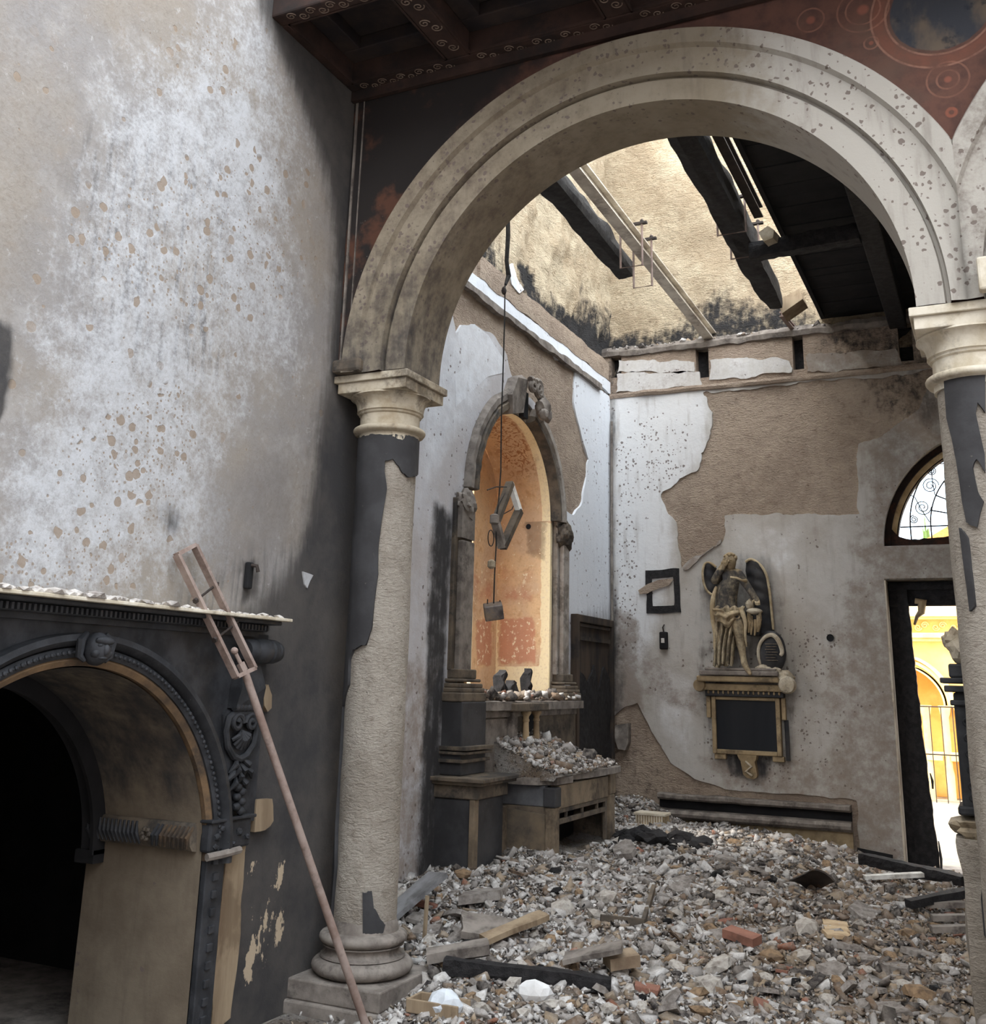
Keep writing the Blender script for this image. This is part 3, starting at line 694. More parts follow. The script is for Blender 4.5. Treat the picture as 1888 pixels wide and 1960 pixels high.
a_u2 = amask([([(985, 492), (1018, 520), (1026, 560), (1000, 556)], .06, .9), ([(1068, 590), (1100, 610), (1128, 668), (1090, 660)], .10, .8), ([(1010, 560), (1060, 600), (1080, 650), (1030, 600)], .08, .6)], lambda p: uvX(p, XL-.05))
up2 = slab('wall_aisle_left_upper', dens([(YAB-.05, 5.2), (YB+.5, 5.2), (YB+.5, 8.9), (YAB-.05, 8.9)], .3), [], PX(XL-.05), 0.07, .4, M['upper'], lambda u, v: (fbm(u*2.5, v*2.5, 51, 4)-.5)*.16+(fbm(u*12, v*6, 53, 3)-.5)*.10,
           dict(soot=lambda u, v: np.clip(.30*sstep(.5, .7, fbm(u*1.7, v*1.2, 77))+.5*sstep(6.1, 5.4, v+(fbm(u*2, v*2, 13)-.5)*1.0)+.42*sstep(9.6, 11.5, u)*sstep(6.8, 5.8, v)+a_u2(u, v), 0, 1)), seed=10)
struct(up2)
frame_o = [(NCY-1.09, NZ0-.1), (NCY-1.09, NSP)]+[(NCY-1.09*math.cos(a), NSP+1.09*math.sin(a)) for a in np.linspace(0, math.pi, 50)[1:-1]]+[(NCY+1.09, NSP), (NCY+1.09, NZ0-.1)]
TE = cL([(975, 560), (1062, 690), (1098, 700), (1096, 770), (1112, 840), (1124, 880), (1112, 960), (1095, 985), (1075, 975), (1070, 900), (1045, 820), (1020, 770), (985, 745), (975, 715), (968, 680), (940, 640), (900, 620), (868, 640), (862, 600), (878, 545)])
mo = rough(dens([(YAB, .02), (YB, .02), (YB, 5.02), (YAB, 5.02)], .4), .1, .012, 2)
a_al = dict(ash=amask([([(1090, 690), (1165, 720), (1165, 1180), (1080, 1180), (1080, 980)], .2, .95), ([(800, 600), (960, 640), (960, 720), (870, 850), (790, 1000)], .2, .5)], cL),
            soot=amask([([(824, 945), (866, 985), (850, 1290), (838, 1700), (790, 1700), (812, 1200)], .09, .85), ([(1140, 1150), (1172, 1150), (1172, 1500), (1070, 1500), (1085, 1180)], .1, .4), ([(840, 1340), (1100, 1340), (1100, 1640), (840, 1640)], .2, .8)], cL),
            dirt=amask([([(740, 1250), (850, 1250), (850, 1720), (720, 1720)], .15, .6)], cL), spot=lambda u, v: np.full(len(u), .12))
slab('plaster_skin', mo, [rough(frame_o, .08, .02, 4), rough(TE, .05, .03, 6)], PX(XL+.02), .06, .03, M['aisle'], lambda u, v: (fbm(u*1.5, v*1.5, 19, 3)-.5)*.014, a_al, back=False, seed=11, parent=wl2)
# grey-white remnants inside the bared area and the painted string bands above
slab('plaster_patch', rough(cL([(868, 640), (880, 622), (905, 620), (930, 640), (962, 690), (962, 716), (930, 722), (868, 780)]), .05, .02, 8), [], PX(XL+.021), .06, .03, M['aisle'], None, dict(ash=lambda u, v: .6*np.ones(len(u))), back=False, parent=wl2)
def strip(name, z0, z1, y0, y1, dx, mt, amp, parent, **at):
    n = 90; top = [(y, z1+(float(fbm(y*4, z1*3, 7))-.5)*amp) for y in np.linspace(y1, y0, n)]; bot = [(y, z0+(float(fbm(y*4, z0*5, 9))-.5)*amp) for y in np.linspace(y0, y1, n)]
    return slab(name, bot+top, [], PX(XL+dx), .06, .06, M[mt], lambda u, v: (fbm(u*6, v*6, 3)-.5)*.02, {k: (lambda u, v, x=x: np.full(len(u), x)) for k, x in at.items()}, back=False, parent=parent)
slab('torn_plaster', rough(uvX([(968, 512), (976, 505), (982, 530), (998, 556), (990, 562), (976, 545)], XL+.02), .03, .012, 9), [], PX(XL+.05), .03, .02, M['aisle'], lambda u, v: (fbm(u*6, v*6, 3)-.5)*.05, dict(ash=lambda u, v: .7*np.ones(len(u))), back=True, parent=wl2)
strip('white_band', 5.06, 5.2, YAB, YB-.02, .03, 'aisle', .06, wl2, ash=.9)
strip('brown_band', 5.2, 5.42, 7.9, YB-.1, .035, 'mortar', .05, wl2)
strip('broken_string_course', 5.0, 5.06, YAB, YB-.4, .06, 'stonegrey', .05, wl2)
# ---- niche: vaulted recess, back wall broken open on its left
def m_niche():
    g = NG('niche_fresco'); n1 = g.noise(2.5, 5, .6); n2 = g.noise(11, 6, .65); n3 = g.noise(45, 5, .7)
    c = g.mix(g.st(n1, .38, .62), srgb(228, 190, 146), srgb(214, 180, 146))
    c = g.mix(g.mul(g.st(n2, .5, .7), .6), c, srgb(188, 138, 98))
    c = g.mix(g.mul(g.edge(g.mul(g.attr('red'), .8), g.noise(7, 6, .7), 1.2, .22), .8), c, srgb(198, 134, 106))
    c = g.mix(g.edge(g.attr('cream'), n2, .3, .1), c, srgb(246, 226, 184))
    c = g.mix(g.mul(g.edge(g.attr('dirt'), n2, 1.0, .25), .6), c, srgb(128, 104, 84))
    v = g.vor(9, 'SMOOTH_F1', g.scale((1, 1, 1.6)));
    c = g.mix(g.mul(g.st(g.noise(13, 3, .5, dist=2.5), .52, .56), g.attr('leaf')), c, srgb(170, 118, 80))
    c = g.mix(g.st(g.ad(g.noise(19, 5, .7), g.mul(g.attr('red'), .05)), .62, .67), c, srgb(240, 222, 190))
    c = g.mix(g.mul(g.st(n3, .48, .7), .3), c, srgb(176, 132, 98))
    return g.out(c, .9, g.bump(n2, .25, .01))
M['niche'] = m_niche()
ND = 0.58; XBK = XL-ND
ni = empty('niche', (XL-.3, NCY, NZ0)); ni['kind'] = 'structure'; ni['label'] = 'vaulted wall niche with faded orange and cream fresco behind the altar'
cJ = lambda pp: [(onY(*p, NCY+NHW)[0], onY(*p, NCY+NHW)[2]) for p in pp]
a_red = amask([(cJ([(957, 1185), (1025, 1180), (1027, 1270), (957, 1272)]), .02, 1.0), (cJ([(955, 1080), (1030, 1080), (1025, 1160), (955, 1160)]), .08, .55)], lambda p: p)
a_cream_glow = amask([(cJ([(1038, 1000), (1060, 1000), (1060, 1330), (1036, 1330)]), .015, 1.0), (cJ([(940, 1160), (953, 1160), (953, 1330), (940, 1330)]), .01, 1.0), (cJ([(950, 1275), (1060, 1275), (1060, 1340), (950, 1340)]), .05, .9)], lambda p: p)  # cream borders, plus warm glow at the bottom put into the colour
a_di = amask([(cJ([(1000, 960), (1050, 960), (1045, 1080), (1010, 1060)]), .06, .75)], lambda p: p)
slab('jamb_lining', dens([(XBK, NZ0-.05), (XL, NZ0-.05), (XL, NSP), (XBK, NSP)], .05), [], lambda u, v, d: (u, NCY+NHW-.012-d, v), .04, .05, M['niche'], None, dict(red=a_red, cream=a_cream_glow, dirt=a_di), parent=ni)
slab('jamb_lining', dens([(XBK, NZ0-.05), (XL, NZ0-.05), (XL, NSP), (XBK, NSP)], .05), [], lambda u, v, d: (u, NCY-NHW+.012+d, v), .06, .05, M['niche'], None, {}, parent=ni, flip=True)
V = []; F = []; nn = 48; ks = np.linspace(XBK, XL, 10)
for i in range(nn+1):
    a = math.pi*i/nn
    for x in ks: V.append((x, NCY-(NHW-.012)*math.cos(a), NSP+(NHW-.012)*math.sin(a)))
for i in range(nn):
    for j in range(9): F.append((i*10+j, i*10+j+1, (i+1)*10+j+1, (i+1)*10+j))
V = np.array(V); lf = sstep(.35, .6, (V[:, 2]-NSP))*sstep(XBK+.1, XBK+.16, V[:, 0])*sstep(XL-.08, XL-.14, V[:, 0])
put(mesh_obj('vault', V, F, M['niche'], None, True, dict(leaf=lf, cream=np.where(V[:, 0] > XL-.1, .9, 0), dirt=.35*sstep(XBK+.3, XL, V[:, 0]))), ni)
cK = lambda pp: [(onX(*p, XBK)[1], onX(*p, XBK)[2]) for p in pp]
gy = onX(906, 1100, XBK)[1]; gz = onX(900, 922, XBK)[2]
bk = [(gy, NZ0+.12), (gy+.06, NZ0-.05), (NCY+NHW, NZ0-.05), (NCY+NHW, NSP)]+[(NCY-NHW*math.cos(a), NSP+NHW*math.sin(a)) for a in np.linspace(math.pi, 0, 40)[1:]]+[(NCY-NHW, NSP), (NCY-NHW, gz), (gy-.03, gz)]
a_r2 = amask([(cK([(905, 1090), (945, 1080), (945, 1160), (906, 1160)]), .06, .6), (cK([(910, 1185), (942, 1180), (942, 1275), (912, 1275)]), .03, 1.0)], lambda p: p)
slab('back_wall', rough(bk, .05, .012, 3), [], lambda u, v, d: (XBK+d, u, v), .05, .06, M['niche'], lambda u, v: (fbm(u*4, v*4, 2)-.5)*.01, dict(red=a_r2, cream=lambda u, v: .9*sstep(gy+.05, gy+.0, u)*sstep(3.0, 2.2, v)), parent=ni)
mb = MB().box((XBK-.06, NCY-NHW-.2, NZ0-.5), (XL-.01, NCY+NHW+.02, NZ0-.05)); mb.build('niche_sill', M['stonedark'], ni)
# small hole in the jamb lining
q = onY(1012, 1008, NCY+NHW-.013)
MB().lathe([(0.0001, 0), (.028, 0)], (q[0], NCY+NHW-.016, q[2]), 16, axis='Y', caps=False).build('putlog_hole', M['black'], ni)
# ---- the room seen through the gap
ys = m_simple('yellow_distemper', srgb(244, 190, 92), srgb(228, 168, 70), 3, .9, .1, srgb(190, 140, 60), .4)
w = MB().box((-8.2, 12.2, -.0), (XBK-.02, 12.3, 6.0)).build('wall_sacristy', ys); struct(w)
q = onY(905, 1100, 12.18); dz_ = q[2]
d_ = MB().box((q[0]-.9, 12.10, 0.02), (q[0]+.35, 12.19, dz_), bev=.01)
tag(d_.build('wall_hanging', m_simple('dark_red_cloth', srgb(58, 18, 12), srgb(40, 12, 10), 5, .9, .4, vstr=True)), 'dark red hanging glimpsed through the gap left of the niche fresco', 'curtain')
tp = empty('barrier_tape', (q[0], 12.06, dz_), 'red and white barrier tape behind the niche gap', 'tape')
rm = m_simple('red_tape', srgb(200, 40, 30), srgb(180, 34, 26), 5, .5, .05)
for k in range(9):
    a = q[0]-.5+k*.1
    MB().box((a, 12.055, dz_-.02-.004*k), (a+.1, 12.065, dz_+.05-.004*k)).build('tape_stripe', rm if k % 2 else M['white'], tp)

# ---- far door: opening, frame, burnt leaf
dr = empty('door_1', (DX0, YB, 0)); dr['kind'] = 'structure'; dr['label'] = 'burnt wooden door leaf hanging in the open doorway of the far wall'
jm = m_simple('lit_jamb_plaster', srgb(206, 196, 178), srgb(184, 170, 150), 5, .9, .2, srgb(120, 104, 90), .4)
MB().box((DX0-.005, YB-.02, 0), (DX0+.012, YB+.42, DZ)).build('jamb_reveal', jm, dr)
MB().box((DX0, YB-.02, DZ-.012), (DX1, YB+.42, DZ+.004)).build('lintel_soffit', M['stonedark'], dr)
MB().box((DX0+.02, YB+.16, DZ-.26), (DX1-.02, YB+.24, DZ-.012), bev=.012).box((DX0+.02, YB+.13, DZ-.10), (DX1-.02, YB+.16, DZ-.05)).build('head_frame', M['char'], dr)
MB().box((DX0+.012, YB+.2, 0), (DX0+.11, YB+.30, DZ-.02), bev=.015).build('door_post', M['char'], dr)
def lf_pt(pp, dy): 
    return [(onY(*p, YB+.1)[0], onY(*p, YB+.1)[2]) for p in pp]
leaf = lf_pt([(1716, 1128), (1736, 1128), (1742, 1180), (1750, 1260), (1757, 1330), (1766, 1400), (1776, 1480), (1786, 1560), (1794, 1625), (1801, 1672), (1768, 1668), (1758, 1600), (1745, 1450), (1734, 1320), (1724, 1200)], 0)
leaf = [(max(x, DX0+.09), z) if i < 10 else (DX0+.09, z) for i, (x, z) in enumerate(leaf)]
leaf = rough(leaf, .04, .022, 12)
slab('door_leaf', leaf, [], lambda u, v, d: (u, YB+.12-d-(u-DX0)*.12, v), .05, .055, M['char'], lambda u, v: (fbm(u*9, v*3, 3)-.5)*.05, {}, parent=dr)
sp_ = MB()
for k, (a, b) in enumerate((((1797, 1610), (1803, 1676)), ((1790, 1590), (1796, 1674)), ((1781, 1480), (1786, 1510)))):
    p = onY(*a, YB+.08); q = onY(*b, YB+.08); sp_.tube([p, (p+q)/2+np.array([.008, 0, 0]), q], [.006, .014, .009], 5)
sp_.build('charred_splinter', M['char'], dr)
br = MB(); pts = [onY(*p, YB+.15) for p in ((1752, 1150), (1766, 1152), (1764, 1172), (1756, 1180), (1751, 1196))]
br.tube(pts, [.03, .05, .035, .02, .012], 8).tube([onY(*p, YB+.14) for p in ((1769, 1150), (1768, 1166), (1758, 1178), (1752, 1190))], .009, 6)
br.build('scroll_bracket', M['tabframe'], dr)

# ---- fanlight over the door
wd = empty('window_1', (FCX, YB+.15, FZ)); wd['kind'] = 'structure'; wd['label'] = 'semicircular fanlight with wrought iron scrollwork above the doorway'
cream = m_simple('cream_painted_wood', srgb(222, 196, 150), srgb(196, 164, 116), 8, .7, .15, srgb(92, 62, 44), .45)
dk = m_simple('burnt_window_frame', srgb(52, 40, 34), srgb(34, 28, 26), 8, .8, .4, srgb(96, 56, 36), .5)
def halfring(r0, r1, y0, y1, nm, mt):
    mb = MB(); mb.sweep([(r0, y0), (r1, y0), (r1, y1), (r0, y1)], np.linspace(0, math.pi, 60), lambda a: ((FCX, YB, FZ), (-math.cos(a), 0, math.sin(a)), (0, 1, 0)))
    return mb.build(nm, mt, wd)
halfring(FR-.062, FR+.002, .10, .30, 'outer_frame', dk); halfring(FR-.115, FR-.062, .14, .28, 'cream_frame', cream); halfring(FR-.128, FR-.115, .15, .27, 'sash_bead', dk)
mb = MB(); bl = [(FCX-FR+.0, FZ-.0)]+[(x, FZ+.07+.05*float(fbm(x*8, 1, 3))+(.12*math.exp(-((x-FCX+FR-.05)/.06)**2))) for x in np.linspace(FCX-FR+.02, FCX+FR-.02, 60)]+[(FCX+FR, FZ)]
mb.prism(bl, lambda u, v: (u, YB+.12, v), lambda u, v: (u, YB+.27, v)); mb.build('bottom_rail', dk, wd)
gm = NG('smeared_window_glass'); tr_ = gm.new('ShaderNodeBsdfTransparent'); tr_.inputs[0].default_value = (.93, .97, 1, 1)
mxs = gm.new('ShaderNodeMixShader'); df = gm.new('ShaderNodeBsdfDiffuse'); df.inputs[0].default_value = (.8, .88, .95, 1)
gm.set(mxs.inputs[0], gm.ad(.04, gm.mul(gm.st(gm.noise(6, 5, .6), .5, .75), .3))); gm.L.new(tr_.outputs[0], mxs.inputs[1]); gm.L.new(df.outputs[0], mxs.inputs[2])
gm.L.new(mxs.outputs[0], gm.N['Material Output'].inputs[0])
mb = MB(); gl = [(FCX-(FR-.12)*math.cos(a), FZ+(FR-.12)*math.sin(a)) for a in np.linspace(0, math.pi, 48)]
mb.prism(gl, lambda u, v: (u, YB+.222, v), lambda u, v: (u, YB+.226, v)); mb.build('glass_pane', gm.m, wd)
IY = YB+.19; IC = (FCX, FZ+.22); ir = .0075
def pol(r, a): return (IC[0]-r*math.cos(a), IY, IC[1]+r*math.sin(a))
for r in (.94, .74): 
    mb = MB(); mb.tube([(IC[0]-r, IY, FZ+.06)]+[pol(r, a) for a in np.linspace(0, math.pi, 60)]+[(IC[0]+r, IY, FZ+.06)], ir, 6); mb.build('iron_arc', M['iron'], wd, smooth=True)
MB().tube([(FCX-1.04, IY, IC[1]-.0), (FCX+1.04, IY, IC[1])], ir, 6).build('iron_bar', M['iron'], wd, smooth=True)
for k in range(1, 14): MB().tube([pol(.1, k*math.pi/14), pol(.74, k*math.pi/14)], ir, 6).build('iron_ray', M['iron'], wd, smooth=True)
for k in range(1, 9): MB().tube([pol(.94, k*math.pi/9), pol(1.08, k*math.pi/9)], ir*.7, 5).build('iron_stub', M['iron'], wd, smooth=True)
MB().lathe([(.11, -.01), (.13, -.01), (.13, .01), (.11, .01)], (FCX, IY, IC[1]), 24, axis='Y').build('iron_hub', M['iron'], wd)
for k in range(8):
    a = (k+.5)*math.pi/8; mb = MB(); sg = 1 if k % 2 else -1
    for (da, rr, r0, s2, ph) in ((-.05*sg, .80, .085, 1, 0), (.11*sg, .87, .045, -1, 1.5)):
        c = pol(rr+.03, a+da); mb.tube([(x, IY, z) for x, z in spiral((c[0], c[2]), r0, 2.2, 34, s2*sg, ph)], ir*.75, 5)
    c0 = pol(.75, a-.14); c1 = pol(.84, a+.02); c2 = pol(.93, a+.15); mb.tube([c0, c1, c2], ir*.75, 5)
    mb.build('iron_scroll', M['iron'], wd, smooth=True)

# ---- outside: pavement, ochre loggia, railing, cypress
gx = m_simple('pale_paving', srgb(176, 164, 146), srgb(158, 146, 128), 3, .9, .15)
struct(slab('ground_outside', [(-14, 11.96), (14, 11.96), (14, 60), (-14, 60)], [], lambda u, v, d: (u, v, d-.004), 3, .1, gx))
YF = 19.5
oc = m_simple('sunlit_ochre_stone', srgb(250, 206, 130), srgb(240, 190, 112), 2.5, .9, .25, srgb(206, 150, 84), .35)
oc2 = m_simple('pale_ochre_stone', srgb(254, 226, 164), srgb(246, 212, 146), 4, .9, .2, srgb(214, 168, 104), .3)
bd_ = empty('loggia_building', (-1.5, YF, 0), 'sunlit ochre stone building with pointed arches outside the door', 'building')
def oz(py, px_=1790): return onY(px_, py, YF)[2]
def ox(px_, py=1400): return onY(px_, py, YF)[0]
zt_ = oz(1168)
ac = ox(1757, 1350); ar = ox(1826, 1350)-ac; asz = oz(1352)
def parch(r, n=24):                  # pointed arch outline above the springing
    L = [(ac-r, asz)]; 
    for t in np.linspace(0, 1, n):
        a = t*math.radians(66); L.append((ac-r+(1-math.cos(a))*r*1.7, asz+math.sin(a)*r*1.55))
    top = L[-1]; k = (ac-top[0])
    Lf = [(x+k*((z-asz)/(top[1]-asz)), z) for x, z in L]
    return Lf+[(2*ac-x, z) for x, z in Lf[::-1][1:]]
op = parch(ar*.78); opn = [(op[0][0], oz(1575)+.02)]+op+[(op[-1][0], oz(1575)+.02)]
slab('facade_wall', dens([(-9, 0), (9, 0), (9, zt_+.02), (-9, zt_+.02)], 1.0), [opn], PY(YF), .5, .4, oc, parent=bd_)
MB().box((-9, YF+.4, 0), (9, YF+.6, zt_)).build('inner_wall', oc, bd_)
for k, r in enumerate((1.0, .9, .78)):
    P_ = parch(ar*r); mb = MB()
    mb.sweep([(-.03, 0), (.03, 0), (.03, .09), (-.03, .09)], range(len(P_)), lambda i, P_=P_: ((P_[i][0], YF-.06+.03*k, P_[i][1]), (0.9*(1 if P_[i][0] > ac else -1), 0, .5), (0, 1, 0)))
    mb.build('arch_moulding', oc2, bd_)
for (z0, z1, pr) in ((oz(1182), oz(1168), .25), (oz(1186), oz(1182), .18), (oz(1222), oz(1212), .16), (oz(1228), oz(1222), .1), (oz(1446), oz(1438), .14)): 
    MB().box((-9, YF-pr, min(z0, z1)), (9, YF, max(z0, z1)), bev=.01).build('cornice', oc2, bd_)
fz0, fz1 = oz(1210), oz(1188)
for k in range(22):
    x = -4+k*.28; mb = MB()
    for sg in (1, -1): mb.tube([(px_, YF-.012, pz_) for px_, pz_ in spiral((x+sg*.055, (fz0+fz1)/2+sg*.02), .06, 1.6, 18, sg)], .014, 5)
    mb.build('frieze_scroll', oc2, bd_)
for xp in (1776, 1813, 1842):
    x = ox(xp); mb = MB(); mb.lathe([(.07, oz(1575)), (.07, oz(1480)), (.055, oz(1470)), (.055, oz(1372)), (.075, oz(1366)), (.095, oz(1354)), (.1, oz(1350))], (x, YF-.09, 0), 16); mb.build('colonnette', oc2, bd_, smooth=True)
for xp in (1785, 1830): MB().box((ox(xp)-.1, YF-.16, oz(1455)), (ox(xp)+.14, YF, oz(1440)), bev=.01).build('bracket', oc2, bd_)
MB().box((-9, YF-.5, 0), (9, YF, oz(1575)), bev=.02).build('plinth_step', gx, bd_)
MB().box((-9, YF+.3, zt_), (9, YF+3, zt_+.5)).build('parapet', m_simple('white_parapet', srgb(244, 232, 208), srgb(236, 222, 196), 3, .9, .1), bd_)
rl = empty('iron_railing', (ox(1790), YF-.7, oz(1575)), 'slim iron railing in front of the ochre building', 'railing')
z0r, z1r = oz(1582), oz(1352)
for k in range(26):
    x = -4.2+k*.17; MB().tube([(x, YF-.7, z0r), (x, YF-.7, z1r)], .008, 5).build('baluster', M['iron'], rl)
for z in (z0r+.03, oz(1440), z1r): MB().tube([(-4.3, YF-.7, z), (.2, YF-.7, z)], .011, 5).build('rail', M['iron'], rl)
# cypress and a tiled roof far behind, seen through the fanlight
cy_ = onY(1773, 1030, 40.0)
ct = empty('cypress_tree', (cy_[0], 40, 0), 'slender green cypress seen through the fanlight', 'tree')
gr_ = m_simple('cypress_green', srgb(120, 140, 70), srgb(86, 110, 54), 3, .9, .8, dist=.1)
MB().blob((cy_[0], 40, 4.5), (.16, .16, 2.9), 4, .35, 5, 5).build('foliage', gr_, ct)
MB().tube([(cy_[0], 40, 0), (cy_[0], 40, 2.2)], .06, 8).build('trunk', M['tanwood'], ct)
hp = onY(1836, 1030, 30.0)
hb = empty('far_house', (hp[0]+2, 30, 0), 'ochre house with tiled roof seen through the fanlight corner', 'building')
MB().box((hp[0]-1.3, 30, 0), (hp[0]+6, 36, hp[2]-.5)).build('wall', oc, hb)
mb = MB(); mb.prism([(hp[0]-1.6, hp[2]-.5), (hp[0]+6.3, hp[2]-.5), (hp[0]+2.4, hp[2]+1.8)], lambda u, v: (u, 29.7, v), lambda u, v: (u, 36.3, v)); mb.build('roof', m_simple('clay_tiles', srgb(214, 160, 84), srgb(184, 128, 64), 14, .9, .6), hb)

# ---- roof remnant of the aisle and its beams
rf = empty('roof_remnant', (-1.5, 8.4, 5.7), 'blackened remnant of boarded roof over the right of the aisle', 'roof'); rf['kind'] = 'structure'
yb = YAB-.1
k = 0
while yb < YB+.1:
    w = random.uniform(.17, .23); e = -1.5+random.uniform(-.02, .02)
    MB().box((e, yb, 5.74+random.uniform(0, .012)), (2.6, yb+w-.006, 5.78+random.uniform(0, .012))).build('roof_board', M['black'], rf); yb += w
for x in (-.70, .55, 1.8): MB().box((x-.09, YAB-.1, 5.48), (x+.09, YB+.05, 5.74), bev=.015).build('rafter', M['char'], rf)
MB().box((-1.5, YAB-.05, 5.70), (-1.46, YB, 5.80)).build('edge_board', M['black'], rf)
MB().box((2.55, YAB-.1, 0), (2.65, YB, 6)).build('wall_aisle_right', M['stonedark'])
bpy.data.objects['wall_aisle_right']['kind'] = 'structure'
def charbeam(name, path, wh, lab, seed, sub=40, tip=0.0):
    mb = MB(); P = [Vector(p) for p in path]; L = sum((P[i+1]-P[i]).length for i in range(len(P)-1))
    V = []; F = []; n = 12
    for i in range(sub+1):
        t = i/sub; p = P[0].lerp(P[-1], t); d = (P[-1]-P[0]).normalized(); s = d.cross(Vector((0, 0, 1))).normalized(); u = s.cross(d)
        tp_ = 1-tip*max(0, (t-.8)/.2)**1.5
        for j in range(n):
            a = 2*math.pi*j/n+math.pi/4; c, q = math.cos(a), math.sin(a); m = max(abs(c), abs(q)); k = (1+.22*(float(fbm(t*14+j*.7, j*1.3+seed, seed, 3))-.5)*2)*tp_/(m**.8)
            V.append(p+s*(c*wh[0]/2*k)+u*(q*wh[1]/2*k))
    for i in range(sub):
        for j in range(n): F.append((i*n+j, i*n+(j+1) % n, (i+1)*n+(j+1) % n, (i+1)*n+j))
    F.append(tuple(range(n-1, -1, -1))); F.append(tuple(sub*n+j for j in range(n)))
    mb.add(V, F); o = mb.build(name, M['char'])
    if lab: tag(o, lab, 'beam')
    return o
charbeam('charred_beam', [(-2.98, YAB-.1, 5.70), (-3.06, 9.35, 5.68)], (.20, .20), 'charred roof beam burnt off in mid air beside the steel joist', 3, tip=.25)
charbeam('charred_beam', [(-1.78, YAB-.1, 5.72), (-1.87, 10.85, 5.70)], (.23, .24), 'thick black roof beam ending short of the far wall', 5, tip=.35)
charbeam('charred_beam', [(-1.75, 8.98, 5.52), (-.79, 8.92, 5.52)], (.14, .16), 'charred cross beam between the thick black beam and the roof remnant', 6, 24)
def ibeam(name, a, b, w, h, lab, mat):
    mb = MB(); prof = [(-w/2, 0), (w/2, 0), (w/2, .014), (.006, .014), (.006, h-.014), (w/2, h-.014), (w/2, h), (-w/2, h), (-w/2, h-.014), (-.006, h-.014), (-.006, .014), (-w/2, .014)]
    mb.sweep(prof, [0, 1], lambda t: (Vector(a).lerp(Vector(b), t), (1, 0, 0), (0, 0, 1))); return tag(mb.build(name, mat), lab, 'beam')
ibeam('steel_joist', (-2.73, YAB-.15, 5.63), (-2.775, YB+.3, 5.60), .11, .13, 'pale steel joist running from the arcade to the far wall', M['steel'])
ibeam('steel_joist', (-1.62, YAB-.15, 5.78), (-1.62, 8.75, 5.74), .08, .11, 'dark steel joist along the right side of the thick black beam', M['iron'])
def hanger(x0, x1, y, zt, zb, lab, g):
    e = empty('strap_hanger', ((x0+x1)/2, y, zb), lab, 'hanger', g)
    MB().tube([(x0, y, zt), (x0, y, zb), (x1, y, zb), (x1, y, zt)], .011, 6).build('u_bolt', M['rust'], e)
    MB().box((x0-.05, y-.02, zt-.05), (x1+.05, y+.02, zt-.03)).build('clamp_plate', M['iron'], e)
    for x in (x0, x1): MB().lathe([(.018, zt-.03), (.018, zt-.012)], (x, y, 0), 6).build('nut', M['iron'], e)
hanger(-2.88, -2.67, 8.62, 5.86, 5.40, 'nearer iron strap hanger clasping the pale steel joist', None)
hanger(-2.86, -2.68, 8.95, 5.84, 5.32, 'farther iron strap hanger dangling empty under the pale steel joist', None)
hanger(-1.95, -1.70, 8.55, 5.92, 5.54, 'nearer iron strap hanger around the thick black beam', None)
hanger(-1.96, -1.70, 9.12, 5.90, 5.54, 'farther iron strap hanger around the thick black beam', None)
# a bent steel remnant and broken plank by the far end of the thick beam
ibeam('bent_steel_bar', tuple(onY(1497, 606, 11.15)), tuple(onY(1520, 634, YB+.02)), .05, .06, 'short bent steel bar resting on the far ledge', M['rust'])
p = [onY(*q, 10.9) for q in ((1488, 575), (1530, 553), (1537, 572), (1497, 600))]
tag(MB().prism([(q[0], q[2]) for q in p], lambda u, v: (u, 10.9, v), lambda u, v: (u+.02, 11.12, v-.03)).build('broken_plank', M['tanwood']), 'short broken plank caught at the end of the thick black beam', 'plank')
p = [onY(*q, 8.8) for q in ((1452, 445), (1470, 432), (1482, 440), (1480, 455), (1462, 462))]
tag(MB().prism([(q[0], q[2]) for q in p], lambda u, v: (u, 8.8, v), lambda u, v: (u+.03, 8.92, v-.02)).build('stone_lump', M['stone']), 'pale lump lodged on the charred cross beam', 'stone')
